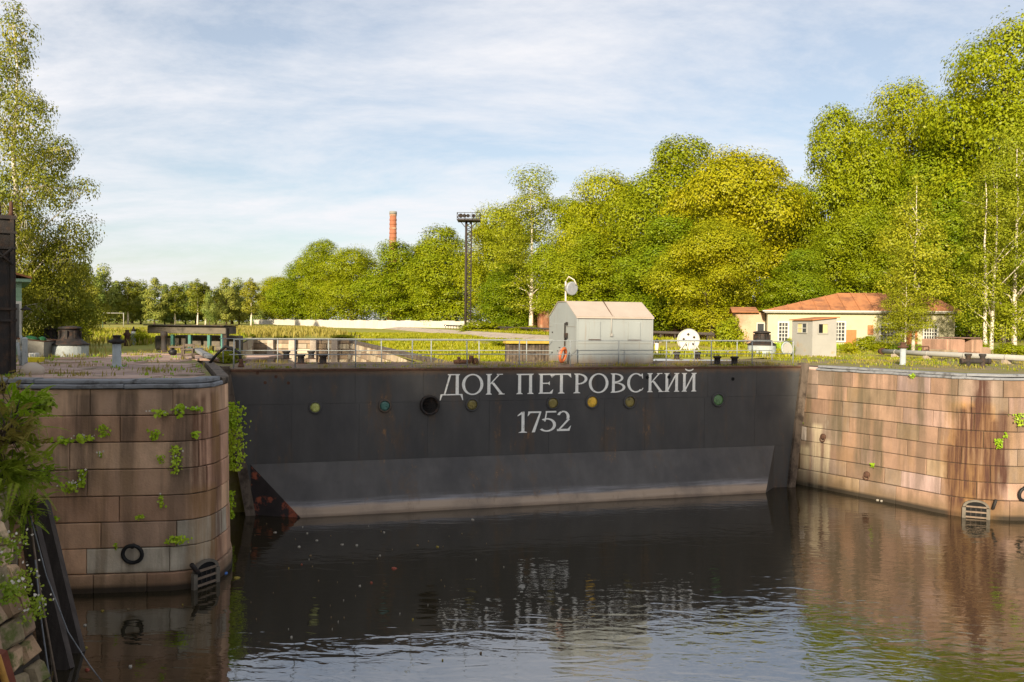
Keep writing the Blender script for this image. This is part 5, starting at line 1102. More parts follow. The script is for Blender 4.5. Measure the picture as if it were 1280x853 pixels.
kind('bigB', 6, 18, [(0,3.5),(.2,6.4),(.45,7.6),(.7,7.0),(.88,4.4),(1,1.2)], 78, 1.9, 80000, .235, M['lf_deep'], M['bark'], 2.5, .5)
kind('birchA', 7, 15, [(0,1.6),(.2,3.0),(.45,3.4),(.7,2.6),(.88,1.5),(1,.3)], 70, .95, 22000, .155, M['lf_birch'], M['birchbark'], 2.4, .17, droop=.8, inner=.05, nb=14)
kind('birchB', 8, 14, [(0,1.5),(.2,2.6),(.45,3.0),(.7,2.4),(.88,1.3),(1,.25)], 62, .85, 19000, .15, M['lf_birch'], M['birchbark'], 2.0, .15, droop=.8, inner=.04, nb=14, nstem=2)
kind('young', 9, 8, [(0,1.2),(.2,1.9),(.5,1.8),(.75,1.1),(.9,.6),(1,.1)], 46, .6, 13000, .11, M['lf_birch'], M['birchbark'], 1.3, .09, inner=.08)
kind('farA', 10, 12, ovoid, 40, 1.45, 7500, .46, M['lf_far'], M['bark'], 1.5, .3)
kind('farB', 11, 13, tall, 40, 1.35, 7500, .45, M['lf_far'], M['bark'], 2.0, .3)
kind('farbirch', 12, 11, [(0,1.8),(.3,3.2),(.6,2.9),(.85,1.6),(1,.4)], 34, 1.0, 4500, .38, M['lf_birchdark'], M['birchbark'], 4.5, .24, inner=.05)
kind('fir', 13, 14, [(0,3.4),(.2,3.0),(.5,1.9),(.8,.9),(1,.1)], 48, .9, 6000, .42, M['lf_far'], M['bark'], .8, .25, up=0)
kind('bush', 14, 2.6, [(0,1.4),(.3,1.7),(.7,1.3),(1,.5)], 24, .55, 3200, .20, M['lf_linden'], M['bark'], .1, .06)
used_k = set()
def tree(name, label, key, px, top, wpx, d, cat='tree', group=None, rot=None, zb=0.0, sway=0.0):
    cm_, tm, z0, Ht, R = KINDS[key]; p = at_d(px, 404, d); p.z = zb; k = d/FPX; hz = 403.4 + (px-640)*.0094
    sc_h = (CAM_Z - zb + (hz-top)*k)/Ht; sc_w = wpx*k/2/R
    r = thing(name, label, cat, p, random.Random(int(px*7+d)).uniform(0, 6.28) if rot is None else rot, group); r.scale = (sc_w, sc_w, sc_h)
    o = link('crown', cm_, r); o.location = (0,0,z0); link('trunk', tm, r); return r
GR = 'trees along the far bank'
for a in [
 ('linden_tree','rounded yellow-green tree at the far left end of the bank row','lindenA',350,348,70,325), ('linden_tree','tall pale tree with an uneven top, standing out above the far end of the row','lindenB',402,303,66,288), ('linden_tree','low rounded pale tree next to the far end of the row','lindenC',377,330,82,302),
 ('linden_tree','green tree left of the brick chimney with a domed crown','lindenA',440,314,98,264), ('linden_tree','full green tree directly below the brick chimney','lindenC',497,304,102,238), ('linden_tree','dark filler tree between the chimney and the egg-shaped tree','lindenB',528,308,76,245), ('linden_tree','dense egg-shaped green tree left of the lattice mast','lindenC',558,285,104,214),
 ('linden_tree','broad tree to the right of the lattice mast with a domed top','lindenA',622,266,108,166), ('birch_tree','tall airy birch with pale limbs rising left of the shed','birchA',664,220,116,142), ('linden_tree','low leafy tree at the foot of the tall airy birch','lindenC',640,330,90,148), ('linden_tree','olive green tree between the tall birch and the floodlight','lindenB',712,252,96,128), ('linden_tree','rounded tree above the steel shed roof','lindenA',762,226,130,116),
 ('linden_tree','dense tree behind the steel shed, reaching down to its roof','lindenC',740,292,120,104), ('maple_tree','tall deep green tree with the highest dome left of the golden maple','bigB',850,186,190,104), ('linden_tree','bright green tree whose trunk stands right of the shed','lindenC',826,272,140,88), ('maple_tree','large golden yellow maple behind the cable reel','goldA',915,196,190,90),
 ('maple_tree','lower golden maple whose branches hang to the ground behind the reel','goldA',890,280,150,76), ('maple_tree','dark shaded tree in the gap between the golden maple and the big trees','bigB',985,238,120,104), ('maple_tree','yellow-green maple with a rounded shoulder above the left half of the house','bigA',1050,150,165,92), ('maple_tree','large leafy tree behind the middle of the red roof','bigA',1120,122,170,96),
 ('maple_tree','low bright maple touching the left end of the red roof','lindenC',995,312,104,76), ('maple_tree','dense green tree standing low behind the red roof ridge','bigB',1075,262,150,84), ('maple_tree','deep green tree filling the space behind the young birch','bigB',1180,160,170,88), ('maple_tree','huge tree with the tallest crown at the right edge','bigA',1252,48,240,84), ('maple_tree','dense green tree filling the background behind the white birch trunks','bigB',1215,230,180,80), ('maple_tree','huge deep green tree cut off by the right picture edge','bigB',1345,70,220,86)]:
    tree(*a, group=GR, zb=0.0)
tree('birch_tree', 'young slender birch in front of the red roof', 'young', 1142, 218, 92, 54, group='birches on the right quay'); tree('birch_tree', 'young bushy birch whose low crown hides the orange door', 'young', 1132, 345, 62, 53, group='birches on the right quay')
tree('birch_tree', 'birch with two white trunks forking near the right edge', 'birchB', 1236, 205, 100, 52, group='birches on the right quay', rot=.2); tree('birch_tree', 'tall birch with a single white trunk at the right picture edge', 'birchA', 1268, 168, 130, 53, group='birches on the right quay'); tree('birch_tree', 'thin pale birch squeezed between the forked birch and the edge', 'birchA', 1256, 236, 76, 55, group='birches on the right quay'); 
GF = 'trees beyond the left meadow'
for i, (px, top, w, d, key) in enumerate([(84,352,48,230,'farA'),(108,343,44,225,'farB'),(131,346,40,235,'farA'),(146,360,34,260,'fir'),(160,356,36,240,'farbirch'),(176,364,34,250,'farA'),(193,360,34,240,'farB'),(206,364,22,255,'fir'),(219,362,28,245,'farbirch'),(232,366,34,262,'farA'),(247,358,30,240,'farbirch'),(257,362,28,244,'farbirch'),(270,372,30,262,'farA'),(283,360,34,250,'farB'),(299,362,34,258,'farA'),(314,357,32,240,'farbirch'),(262,376,20,215,'farA'),(330,372,34,330,'farA'),(60,350,50,240,'farB'),(30,346,50,245,'farA'),(70,372,60,280,'farA'),(118,372,60,290,'farA'),(165,374,60,290,'farB'),(215,375,60,290,'farA'),(245,378,50,300,'farA'),(290,376,60,300,'farA')]):
    lab = ['round dark tree','taller loose tree','bushy tree','narrow pointed dark fir','thin airy birch with pale trunk','rounded green tree','dark upright tree','small pointed fir','slim yellowish birch','wide low tree','bright birch with visible pale trunk','paler slim birch','dark filler tree','leafy pale green tree','rounded blue-green tree','tall pale-trunked birch','short bright yellow-green tree','small hazy tree','tree','tree','dark low tree','dark low tree','dark low tree','dark low tree','dark low tree','dark low tree'][i]
    where = ['behind the left birch, by its lower right boughs','at the left end of the far line, right of the birch boughs','above the metal goal frame','just right of the goal frame','in the far tree line, right of the goal','left of centre in the far tree line','above the left end of the concrete gantry','above the left third of the gantry','above the middle of the gantry','behind the middle of the gantry','above the right third of the gantry','right beside the brighter birch','in the dip right of the paired birches','right of the gantry in the far tree line','near the right end of the far tree line','at the right end of the far tree line','in front of the paired birches beyond the gantry','in the gap where the left tree line meets the bank row','hidden in part behind the large left birch','behind the green house roof','behind the left birch boughs','behind the goal frame','left of the gantry in the second row','over the gantry in the second row','right of the gantry middle in the second row','at the right end of the second row'][i]
    top -= 9
    tree('fir_tree' if key == 'fir' else 'birch_tree' if key == 'farbirch' else 'far_tree', lab+' '+where, key, px, top, w, d, group=GF)
# the big birch on the left and the tree beneath it
kind('bigbirch', 20, 16.5, [(0,4.4),(.12,4.3),(.28,4.2),(.42,4.6),(.52,4.2),(.60,2.6),(.72,2.2),(.84,1.5),(.94,.7),(1,.15)], 92, .92, 42000, .145, M['lf_birchdark'], M['birchbark'], 2.2, .26, droop=.9, inner=.05, nb=22, thin=.5, hang=3)
tree('birch_tree', 'tall birch with long ragged boughs rising at the left edge', 'bigbirch', 20, 6, 176, 46, rot=.9)
kind('lowtree', 21, 6, [(0,2.8),(.3,3.2),(.6,2.6),(.85,1.5),(1,.3)], 46, .8, 18000, .145, M['lf_birchdark'], M['bark'], .5, .15, droop=.4, inner=.2)
tree('leafy_tree', 'dense low tree filling the space under the left birch', 'lowtree', 62, 305, 112, 49, rot=2.0); tree('leafy_tree', 'bright bushy tree behind the right skirts of the left birch', 'lowtree', 98, 338, 64, 80)
for i, (px, top, w, d, lab) in enumerate([(1085,421,34,55,'green bush against the house wall between the orange board and the window'),(1102,428,24,54,'small bright bush under the barred window of the house'),(986,424,16,46,'small green shrub just left of the booth'),(1062,429,26,50,'low shrub between the booth and the house'),(600,402,60,140,'low green bush on the bank below the lattice mast'),(660,408,50,125,'low bright bush on the bank left of the shed'),(660,433,26,44,'green bush in front of the dark timber wall'),(95,404,44,60,'bright bush behind the large capstan'),(60,412,40,55,'low green bush behind the left skip'),(282,440,24,33,'bright green bush at the gate\'s left end behind the railing'),(172,412,26,52,'green bush behind the pale blue post'),(1262,430,40,47,'low shrub by the right picture edge'),(1205,425,60,51,'leafy shrub behind the granite pile'),(914,398,36,61,'leafy bush at the left corner of the brick outbuilding'),(630,424,40,60,'green bush on the bank left of the timber wall'),(296,437,22,33.5,'low green bush right of the rubber hose'),(310,418,34,82,'bush on top of the sunlit end wall, at its left'),(352,420,30,82,'straggly bush on top of the sunlit end wall, in its middle'),(428,419,34,81,'bush at the right corner of the sunlit end wall'),(705,415,40,90,'bush hidden behind the left end of the shed')]):
    tree('bush', lab, 'bush', px, top, w, d, 'bush')

# out-of-view trees added to shade the left pier, gate and water
for i, (lab, x, y, Ht, w, key) in enumerate([('tall tree on the left bank beside the photographer', -33, 14, 17, 11, 'lindenB'),('tree behind the photographer, farthest left of the front row', -31, -8, 15, 10, 'lindenA'),('tree behind the photographer, second from the left in the front row', -25, -8.5, 14.6, 10.5, 'lindenC'),('tree behind the photographer, third from the left in the front row', -19.5, -9, 14.6, 10.5, 'lindenA'),('tree behind the photographer, fourth from the left in the front row', -14, -9, 15.0, 10.5, 'lindenC'),('tree behind the photographer, fifth from the left in the front row', -9, -9.5, 15.6, 9.5, 'lindenA'),('tree behind the photographer, rightmost in the front row', -4.4, -9.5, 17.2, 8, 'lindenC'),('tree in the back row behind the photographer, left one', -28, -15, 17.2, 11, 'lindenB'),('tree in the back row behind the photographer, middle left one', -22, -15.5, 17.0, 11, 'lindenB'),('tree in the back row behind the photographer, middle right one', -16.5, -15.5, 17.2, 11, 'lindenB'),('tree in the back row behind the photographer, right one', -11.5, -16, 17.8, 10, 'lindenB'),('tree in the back row behind the photographer, rightmost one', -6.8, -16, 19.2, 8.5, 'lindenB')]):
    cm_, tm, z0, Hk, R = KINDS[key]; r = thing('linden_tree', lab, 'tree', (x,y,LZ-.06), i*1.3, 'trees on the bank behind the photographer'); r.scale = (w/2/R, w/2/R, Ht/Hk); o = link('crown', cm_, r); o.location = (0,0,z0); link('trunk', tm, r)

# one far-off wood that closes the view under the crowns
rng = np.random.default_rng(44); n = 26000; u_ = rng.random(n); px_ = 20 + u_*1280; dd = np.interp(px_, [20,320,450,620,760,900,1300], [310,345,330,230,150,112,104]) + rng.normal(size=n)*3
xx = (px_-640)/FPX*dd; hh = (.55+.45*np.sin(px_*.09)**2)*np.interp(px_, [20,330,600,900,1300], [11,10,7,8,10]); zz = rng.random(n)**.8*hh
D = unit(rng.normal(size=(n,3))*.8 + np.array([0,-.7,.5])); link('far_wood', quads_mesh('far_wood', leaves(np.stack([xx,dd,zz],1), D, .8, rng), M['lf_far']), kind='stuff')

# ---------------------------------------------------------------- grass, weeds
def blades(name, pts, h, m, seed, wdt=.03, per=7, spread=.10, bend=.35):
    rng = np.random.default_rng(seed); P = np.repeat(np.array([tuple(p) for p in pts]), per, axis=0); n = len(P); P = P + np.concatenate([rng.normal(size=(n,2))*spread, np.zeros((n,1))], 1)
    a = rng.random(n)*6.283; hh = h*rng.uniform(.45, 1.3, n); dx = np.stack([np.cos(a), np.sin(a), np.zeros(n)], 1); sx = np.stack([-np.sin(a), np.cos(a), np.zeros(n)], 1); up_ = np.array([0,0,1.0])
    V = np.empty((n,4,3)); w_ = wdt*rng.uniform(.7,1.3,n)[:,None]; tip = P + up_*hh[:,None] + dx*(hh*bend*rng.uniform(.2,1.4,n))[:,None]; mid = P + up_*(hh*.55)[:,None] + dx*(hh*bend*.25)[:,None]
    V[:,0] = P - up_*.03; V[:,1] = mid + sx*w_; V[:,2] = tip; V[:,3] = mid - sx*w_
    return quads_mesh(name, V, m)
def scatter(n, f, seed, dens=.5, sc=.5):
    rnd = random.Random(seed); o = []; tries = 0
    while len(o) < n and tries < n*12:
        tries += 1; p = f(rnd)
        if p is None: continue
        if mnoise(Vector((p.x*sc, p.y*sc, seed*3.1))) + rnd.uniform(-.25,.25) > (.5-dens): o.append(p)
    return o
def stuff(name, pts, h, m, seed, **kw):
    o = link(name, blades(name, pts, h, m, seed, **kw), kind='stuff')
def f_rightq(r):
    x, y = r.uniform(13, 40), r.uniform(28, 58); p = Vector((x, y, 0)); s, t = p.dot(U), p.dot(A)
    if s < 22.6 or y < 30: return None
    for a, b_ in zip(rq, rq[1:]):
        if min(a.x, b_.x) <= x <= max(a.x, b_.x) and y < a.y + (b_.y-a.y)*(x-a.x)/max(1e-6, b_.x-a.x) + 1.5 and a.y < 39 and b_.x > a.x: return None
    q = Vector((x, y, 0)) - hA
    if -5 < q.dot(hx) < HL and q.dot(hy) > -.3: return None
    return Vector((x, y, 0 if t < 38 else bank_z(s, t)))
stuff('quay_grass', scatter(1500, f_rightq, 1, .40, .25), .10, M['lf_grass'], 1, per=6, wdt=.022)
stuff('dry_grass', scatter(1000, f_rightq, 2, .38, .3), .11, M['lf_straw'], 2, per=6, wdt=.016)
def f_bank(r):
    s, t = r.uniform(8, 27.3) if r.random() < .8 else r.uniform(30.9, 37), 38 + 100*r.random()**1.8
    if s > 27 and t < 52: return None
    if t < 47 and s > 17 and r.random() < .85: return None
    p = st(s, t, bank_z(s, t)); return p
stuff('bank_grass', scatter(7000, f_bank, 3, .68, .12), .32, M['lf_grass'], 3, per=7, wdt=.05, spread=.25)
def f_bed(r):
    u_, v_ = r.uniform(0, 22), r.uniform(.2, 2.6); p = hA + hx*u_ - hy*v_; return p
stuff('flower_bed', scatter(900, f_bed, 4, .6, .5), .42, M['lf_weed'], 4, per=6, wdt=.035)
def f_left(r):
    p = Vector((r.uniform(-60,-8), r.uniform(36, 170), LZ-.06)); 
    if p.x/p.y > -.27 or p.dot(U) > -4: return None
    return p
stuff('meadow_grass', scatter(5200, f_left, 5, .6, .08), .42, M['lf_grass'], 5, per=6, wdt=.06, spread=.3); stuff('meadow_straw', scatter(2600, f_left, 6, .5, .1), .5, M['lf_straw'], 6, per=6, wdt=.035, spread=.3)
def f_deckl(r):
    y = r.uniform(21.9, 40); x = r.uniform(-23, -8)
    if y < 34 and x > edge_x(y)-.2: return None
    if x > -14 and y > 34: return None
    return Vector((x, y, LZ-.02))
stuff('deck_weeds', scatter(150, f_deckl, 7, .34, .45), .17, M['lf_straw'], 7, per=9, wdt=.014, spread=.14); stuff('deck_weeds', scatter(110, f_deckl, 8, .30, .5), .12, M['lf_weed'], 8, per=8, wdt=.02, spread=.12)
def f_gate(r): u_, a_ = r.uniform(.2, GLEN-.2), r.choice([r.uniform(.02,.3), r.uniform(.3,4.3)]); return g2w(u_, a_, .02)
stuff('gate_weeds', scatter(230, f_gate, 9, .36, .6), .16, M['lf_straw'], 9, per=7, wdt=.010, spread=.10, bend=.5); stuff('gate_moss', scatter(130, f_gate, 10, .35, .6), .08, M['lf_grass'], 10, per=7, wdt=.014, spread=.09)
def f_gan(r): q = at_z(r.uniform(204,264), r.uniform(433,440.5), LZ-.05); return q
stuff('gantry_weeds', scatter(150, f_gan, 21, .7, .8), .30, M['lf_straw'], 21, per=9, wdt=.02, spread=.12)
def f_far(r): s, t = r.uniform(-14, 7), r.uniform(84, 170); return st(s, t, -.03)
stuff('far_grass', scatter(1500, f_far, 12, .7, .1), .7, M['lf_straw'], 12, per=6, wdt=.07, spread=.4)

def weed(name, label, p, n, R, H, size, m, seed, nrm, cat='weed', group='weeds in the pier joints', droop=0.0, petals=0):
    rng = np.random.default_rng(seed); r = thing(name, label, cat, p, 0, group); nrm = np.array(nrm); side = np.array([-nrm[1], nrm[0], 0]); 
    P = side*(rng.normal(size=(n,1))*R*.45) + nrm*np.abs(rng.normal(size=(n,1)))*min(R,.16)*.55 + np.array([0,0,1])*(rng.random((n,1))-.35)*H; D = unit(nrm + rng.normal(size=(n,3))*.55 + np.array([0,0,.5]))
    link('leaves', quads_mesh('weed_leaves', leaves(P, D, size, rng, droop, .75), m), r)
    b = MB(); b.tube([(0,0,-H*.3), tuple(nrm*.05 + np.array([0,0,H*.15])), tuple(side*R*.3 + nrm*.07 + np.array([0,0,H*.5]))], .006, 4); link('stem', b.mesh('stem'), r).data.materials.append(M['lf_weed'])
    if petals:
        Q = side*(rng.normal(size=(petals,1))*R*.9) + nrm*.09 + np.array([0,0,1])*(rng.random((petals,1)))*H*.9; link('flowers', quads_mesh('flowers', leaves(Q, unit(nrm+rng.normal(size=(petals,3))*.4), .05, rng, 0, .9), M['petal']), r, 'stuff')
    return r
for i, (px, py, R, H, n, sz, pt_, lab) in enumerate([
 (83,552,.22,.14,24,.10,0,'round-leaved creeping weed at the far left of the third course, left pier'),(107,550,.22,.14,24,.10,8,'creeping weed of round leaves right of the similar one on the left pier'),(130,541,.13,.26,46,.07,0,'upright tuft in the second course of the left pier, near its joint'),(194,546,.12,.24,42,.07,0,'upright tuft under the vertical joint in the middle of the left pier'),
 (202,518,.16,.12,20,.10,6,'round-leaved weed just below the coping in the middle of the left pier'),(224,516,.12,.28,28,.10,5,'round-leaved weed hanging in a vertical joint near the top of the left pier'),(244,513,.16,.10,18,.10,3,'round-leaved weed nearest the curved corner, just under the coping'),(243,545,.12,.14,20,.10,0,'round-leaved weed on the curved corner, second course'),
 (220,580,.14,.62,90,.065,4,'long hanging tuft, the largest weed on the curved side of the left pier'),(201,576,.10,.18,24,.06,0,'thin tuft left of the long hanging one'),(88,612,.20,.22,40,.08,14,'flowering weed low on the left side of the left pier'),(104,602,.10,.38,50,.07,6,'upright flowering weed beside the foreground shrub on the left pier'),(203,630,.07,.30,26,.06,2,'slender weed in the fifth joint of the left pier'),
 (220,677,.26,.16,60,.08,0,'bright weed just above the arched grate of the left pier'),(176,648,.14,.08,22,.06,0,'flat sprig above the mooring ring of the left pier'),(66,650,.16,.14,26,.08,0,'dark sprig beside the leaning planks on the left pier'),(146,686,.05,.16,12,.06,0,'tiny sprig left of the mooring ring'),(126,570,.05,.12,12,.05,6,'tiny pale sprig in the middle of the third joint'),(62,572,.15,.20,30,.08,0,'small tuft next to the foreground shrub on the left pier')]):
    s = sfind(ptL, SL, px, -3); 
    # height from the picture row at that distance
    p0 = Vector(ptL(s, -3)); z = CAM_Z + (WATER*0) - (py-(403.4+(px-640)*.0094))/FPX*p0.y; p, d_, n_ = frame_at(ptL, s, z); weed('wall_weed', lab, p + n_*.03, int(n*1.3), R*1.1, H*1.15, sz*1.1, M['lf_weed_lifted'], 50+i, n_, petals=pt_)
for i, (px, py, R, H, n, lab) in enumerate([(1002,529,.14,.10,20,'tiny weed beside the gate, on the left end of the right pier'),(1093,583,.14,.16,30,'small weed by the low iron eye of the right pier'),(1140,471,.10,.18,22,'small weed in the top joint of the right pier'),(1247,557,.18,.36,44,'yellowish weed right of the rust streaks'),(1256,546,.10,.2,18,'thin weed just above the yellowish one near the rust streaks'),(1272,528,.30,.50,60,'bushy green weed at the right edge of the right pier')]):
    s = sfind(ptR, SR, px, -3); p0 = Vector(ptR(s, -3)); z = CAM_Z - (py-(403.4+(px-640)*.0094))/FPX*p0.y; p, d_, n_ = frame_at(ptR, s, z); weed('wall_weed', lab, p + n_*.03, n, R, H, .085, M['lf_weed'], 90+i, n_)
for i, (px, py, w, h, n, lab) in enumerate([(291,560,.42,2.1,620,'tall bright climber hanging in the slot between left pier and gate'),(288,525,.25,.9,240,'upper part plant with pale tops above the climber in the slot'),(286,635,.22,.9,160,'low plant near the water at the foot of the left pier slot')]):
    p = at_d(px, py, 26.2); weed('climber', lab, p, n, w, h*1.0, .10, M['lf_weed_lifted'], 120+i, (.25,-.97,0), 'climbing plant', None, .3)

# ---------------------------------------------------------------- near left: battered stone revetment, leaning fenders, plants
rv = thing('stone_revetment', 'mossy battered wall of rough stones in the near left corner', 'wall'); rnd = random.Random(17)
def rvp(y, z, off=0.0): return Vector((-8.70 + (-1.25-z)*.285 + off, y, z))
b = MB(); ys = (2.0, 13.4); zt, zb_ = -1.2, -6.0
b.add([rvp(ys[0],zb_,-.06), rvp(ys[1],zb_,-.06), rvp(ys[1],zt,-.06), rvp(ys[0],zt,-.06), (-12,ys[1],zb_),(-12,ys[1],zt),(-12,ys[0],zt),(-12,ys[0],zb_)], [(0,1,2,3),(1,4,5,2),(3,2,5,6),(7,0,3,6)]); b.build('core', M['mortar'], rv)
M['rough'] = mat('rough_stone', rough=.95, var=.35, scale=3.5, bump=.9, bscale=12, objcol=True, coord='World', col2=(.10,.11,.03), thr=(.50,.62), c2scale=2.2)
z = zb_
while z < zt-.1:
    h = rnd.uniform(.24,.5); y = 13.4
    while y > 4.5:
        w = rnd.uniform(.25,.62); jz = [rnd.uniform(-.05,.06) for _ in range(4)]; q = [rvp(y-w+.01,z+.0+jz[0]), rvp(y-.01,z+.0+jz[1]), rvp(y-.01-rnd.uniform(-.06,.08),min(zt,z+h)-.02+jz[2]), rvp(y-w+.01+rnd.uniform(-.06,.08),min(zt,z+h)-.02+jz[3])]
        c = sum(q, Vector())/4; nrm = Vector((.96,0,.28)); pr_ = rnd.uniform(.0,.07); f = [v + (c-v)*.28 + nrm*(pr_+rnd.uniform(0,.07)) for v in q]; bk = [v - nrm*.09 for v in q]; mdl = [v + nrm*(pr_-.05) for v in q]
        bb = MB().add(f + mdl + bk, [(0,1,2,3)] + [(i+4, (i+1)%4+4, (i+1)%4, i) for i in range(4)] + [(i+8, (i+1)%4+8, (i+1)%4+4, i+4) for i in range(4)]); k = rnd.uniform(.7,1.2); bb.build('stone', M['rough'], rv, color=tuple(v*k for v in rnd.choice([(.42,.28,.17),(.34,.22,.13),(.46,.33,.21),(.30,.20,.13),(.26,.20,.12)])))
        y -= w
    z += h
eb = MB(); eb.add([(-8.75,2,-1.18),(-8.75,13.45,-1.18),(-10.2,14.4,-.1),(-14,20.4,LZ-.06),(-16,20.4,LZ-.06),(-16,2,0)], [(0,1,2,3,4,5)]); eb.add([(-8.75,13.45,-1.18),(-9.6,15.2,-3.5),(-12.9,20.3,-2.0),(-14,20.4,LZ-.06),(-10.2,14.4,-.1)], [(0,1,2,3,4)]); eb.build('earth_bank', M['soil'], kind='structure')
def plank(label, px0, py0, d0, px1, py1, d1, w, th, m, name='fender_plank', cat='plank'):
    a, c = at_d(px0, py0, d0), at_d(px1, py1, d1); ax = (c-a).normalized(); mid = (a+c)/2; side = Vector((0,-1,0)).cross(ax).normalized(); nn_ = side.cross(ax)
    Rm = Matrix((side, nn_, ax)).transposed(); b = MB(); b.box((0,0,0), (w,th,(c-a).length), m=Rm); o = b.build(name, m); o.location = mid; tag(o, label, cat)
plank('broad dark timber fender leaning from the bank into the water, the longest', 50, 628, 17.2, 95, 818, 16.6, .34, .16, M['wood_dark']); plank('dark timber fender leaning left of the broad one', 38, 655, 16.4, 82, 838, 15.8, .30, .16, M['wood_dark']); plank('brown rotten board behind the two dark fenders', 30, 640, 16.8, 62, 850, 15.9, .22, .08, M['wood_old'])
def pole(label, pts, r, m, name='thin_pole', cat='pole'):
    b = MB().tube([at_d(*p) for p in pts], r, 7); o = b.build(name, m); tag(o, label, cat)
pole('thin whitish peeling pole leaning beside the dark fenders', [(36,640,15.6),(50,740,15.4),(74,870,15.1)], .022, M['barrust']); pole('thin grey stick leaning against the stone revetment', [(44,700,15.2),(52,780,15.1),(65,870,15.0)], .016, M['wood_grey']); pole('loose grey cable trailing from the bank into the water', [(38,645,15.3),(58,720,15.3),(85,790,15.4),(112,832,15.3),(135,862,15.2)], .012, M['wood_grey'], 'cable', 'cable')
r = thing('rusty_plate', 'rusty red and orange steel plate in the very bottom left corner', 'steel plate', at_d(-6, 850, 8.2)); b = MB(); b.add([(-.5,0,.35),(.02,.0,.22),(.17,.1,-.55),(-.5,.1,-.6),(-.5,.12,.39),(.05,.12,.26),(.2,.22,-.55),(-.5,.22,-.6)], [(3,2,1,0),(4,5,6,7),(0,1,5,4),(1,2,6,5),(2,3,7,6),(3,0,4,7)]); b.build('plate', mat('red_rust', (.16,.045,.025), .8, var=.3, bump=.3), r)
MB().tube([(-.5,-.02,.38),(.04,-.02,.25),(.2,.08,-.55)], .035, 6).build('edge_bar', mat('orange_rust', (.40,.20,.04), .8, var=.3, bump=.3), r)

def shrub(label, p, R, n, size, m, seed, sq=(1,1,.8), droop=0, name='leafy_shrub', stalks=26, fronds=0):
    rng = np.random.default_rng(seed); r = thing(name, label, 'shrub', p); k = 22; tips = unit(rng.normal(size=(k,3))+np.array([.3,-.5,.5]))*R*rng.uniform(.6,1.05,(k,1))*np.array(sq)
    if fronds:
        Vs = []
        for i in range(fronds):
            base = rng.normal(size=3)*R*.30*np.array(sq); d = unit((rng.normal(size=(1,3))*.8+np.array([.45,-.45,.55])))[0]; Ln = R*rng.uniform(.5,.95); m_ = 34; u_ = np.linspace(.12,1,m_)
            axp = base + np.outer(u_*Ln, d) + np.outer(u_**2, np.array([0,0,-.32*Ln])); side = np.cross(d, np.array([0,0,1.0])); side /= np.linalg.norm(side)+1e-9
            for sg in (-1,1):
                P = axp + side*sg*(.24*Ln*.5*(1-u_*.85))[:,None]*.55; Nn = unit(np.cross(np.tile(d,(m_,1)), side*sg)*(1 if sg > 0 else -1)*-1 + rng.normal(size=(m_,3))*.25); Tt = unit(np.tile(side*sg,(m_,1))*.9 + d*.5); B = np.cross(Nn, Tt); Lf = (.24*Ln*(1-u_*.8))[:,None]; V = np.empty((m_,4,3)); V[:,0] = axp; V[:,1] = axp + Tt*Lf*.5 + B*size*.16; V[:,2] = axp + Tt*Lf; V[:,3] = axp + Tt*Lf*.5 - B*size*.16; Vs.append(V)
        V = np.vstack(Vs)
    else:
        ti = rng.integers(0,k,n); t_ = rng.random(n)**.6; P = tips[ti]*t_[:,None] + rng.normal(size=(n,3))*R*.13; V = leaves(P, unit(P/R + rng.normal(size=(n,3))*.5 + np.array([0,-.2,.6])), size, rng, droop, .55)
    link('leaves', quads_mesh('shrub_leaves', V, m), r)
    b = MB()
    for i in range(k): b.tube([(0,0,-R*.2), tuple(tips[i]*.5 + np.array([0,0,.05])), tuple(tips[i]*.95)], [.015,.010,.004], 5)
    b.build('stems', M['bark'], r); return r
shrub('feathery bright green shrub on top of the near bank, tallest of the near plants', at_d(18, 520, 15.6), .72, 0, .07, M['lf_weed'], 1, fronds=110); shrub('yellowish dry feathery plant hanging over the near bank at the left edge', at_d(8, 545, 14.6), .72, 0, .05, M['lf_straw'], 2, fronds=80)
shrub('dark green ferny shrub hanging low over the near bank', at_d(14, 590, 14.6), .80, 0, .07, M['lf_fern'], 3, fronds=130); shrub('leafy green shrub against the left side of the granite pier', at_d(52, 505, 18.6), .40, 420, .14, M['lf_fern'], 4); shrub('bright ferny sprig beside the left pier above the leaning planks', at_d(52, 595, 16.6), .40, 0, .06, M['lf_weed'], 5, fronds=70); shrub('shaggy dark plant above the leaning fenders', at_d(30, 635, 15.4), .50, 0, .06, M['lf_fern'], 6, fronds=80)
shrub('brown withered plant at the foot of the dark pylon', at_d(4, 486, 17.5), .55, 0, .04, M['lf_straw'], 7, fronds=30)
for i, (px, py, R, lab) in enumerate([(12,690,.26,'mossy yellow-green tuft high on the near stone revetment'),(22,735,.30,'flowering tuft in the middle of the near stone revetment'),(40,765,.24,'small flowering weed on the edge of the near revetment'),(8,745,.22,'short grassy tuft at the left picture edge on the revetment')]):
    p = at_d(px, py, 13.0 if px > 20 else 12.2); weed('revetment_weed', lab, p, 120, R, R*1.6, .06, M['lf_fern'], 200+i, (.9,-.4,.1), group='weeds on the near revetment', petals=14)

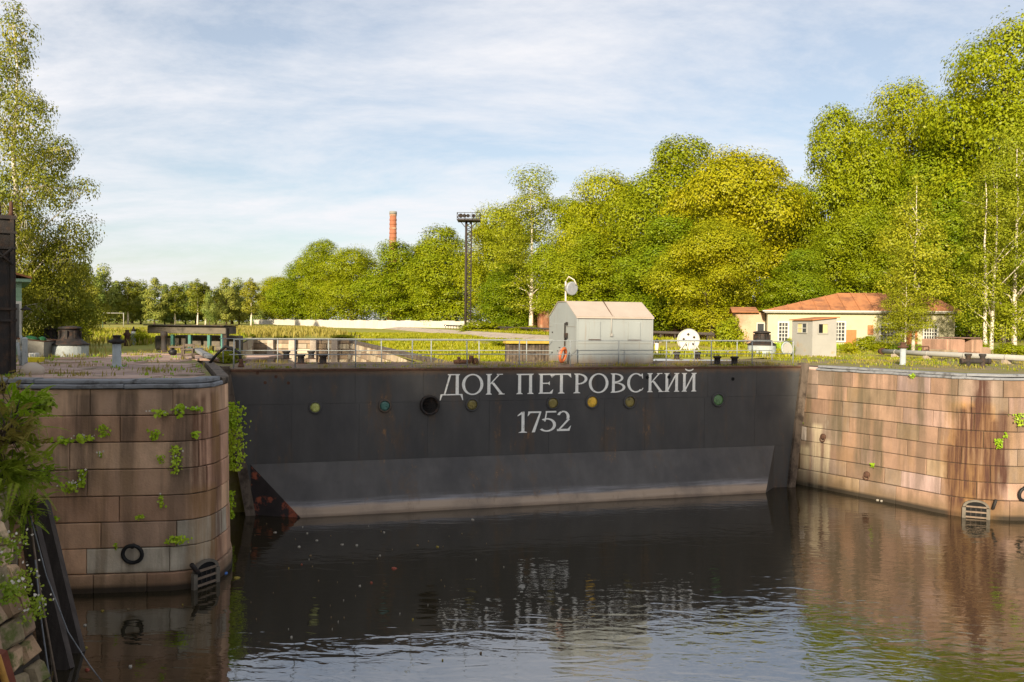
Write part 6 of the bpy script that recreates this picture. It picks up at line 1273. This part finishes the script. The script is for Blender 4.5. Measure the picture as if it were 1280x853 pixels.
# ---------------------------------------------------------------- floating bits
dm_ = {'p': mat('pale_litter', (.32,.29,.24), .6, var=.15, bump=0), 'o': mat('red_litter', (.26,.06,.035), .6, var=.2, bump=0), 'y': mat('yellow_leaf_litter', (.24,.18,.03), .7, var=.2, bump=0), 'b': mat('blue_litter', (.05,.14,.40), .5, var=.1, bump=0), 'n': mat('brown_litter', (.16,.11,.06), .8, var=.2, bump=0)}
LB = {'p': 'pale scrap of litter floating on the dark water', 'o': 'small red scrap floating on the dark water', 'y': 'yellow leaf floating on the dark water', 'b': 'blue bottle cap floating by the left pier grate', 'n': 'brown scrap of bark floating on the dark water'}
rnd = random.Random(77)
def flake(px, py, w, c):
    p = at_z(px, py, WATER+.004); k = p.y/FPX; w = w*k; n = rnd.randint(5,7); out_ = []
    for i in range(n): a = 2*math.pi*i/n; rr = w/2*rnd.uniform(.6,1.1); out_.append((rr*math.cos(a), rr*.8*math.sin(a)))
    b = MB(); vs = [(x,y_,-.01) for x,y_ in out_] + [(x*.8,y_*.8,.018+rnd.uniform(0,.02)) for x,y_ in out_]; b.add(vs, [tuple(range(n,2*n))] + [(i,(i+1)%n,(i+1)%n+n,i+n) for i in range(n)])
    o = b.build('litter', dm_[c]); o.location = p; o.rotation_euler.z = rnd.random()*6; tag(o, LB[c], 'litter', 'litter floating on the water')
for a in [(374,684,6,'p'),(396,676,4,'p'),(428,681,5,'p'),(446,682,4.5,'p'),(547,684,5,'y'),(492,711,10,'o'),(450,733,4.5,'p'),(464,729,4.5,'o'),(344,666,5,'p'),(384,667,3,'p'),(480,666,3,'p'),(591,650,5,'p'),(522,682,4,'n'),(475,695,3,'p'),(388,695,4,'n'),(377,706,3,'o'),(281,717,8,'b'),(296,723,11,'y'),(163,834,7,'p'),(109,838,6,'o'),(106,782,6,'p'),(108,810,5,'y'),(160,762,5,'n'),(128,764,5,'y'),(364,797,5,'p'),(516,775,3.5,'y'),(601,817,4,'n'),(553,826,3,'y'),(1097,625.5,5,'p'),(1102,626.5,5,'p')]: flake(*a)
for i in range(45):
    px, py = rnd.uniform(290, 640), rnd.uniform(655, 790)
    if rnd.random() < (py-655)/220: px = rnd.uniform(100, 620)
    flake(px, py, rnd.uniform(1.0,2.0), rnd.choice('pnnnny'))
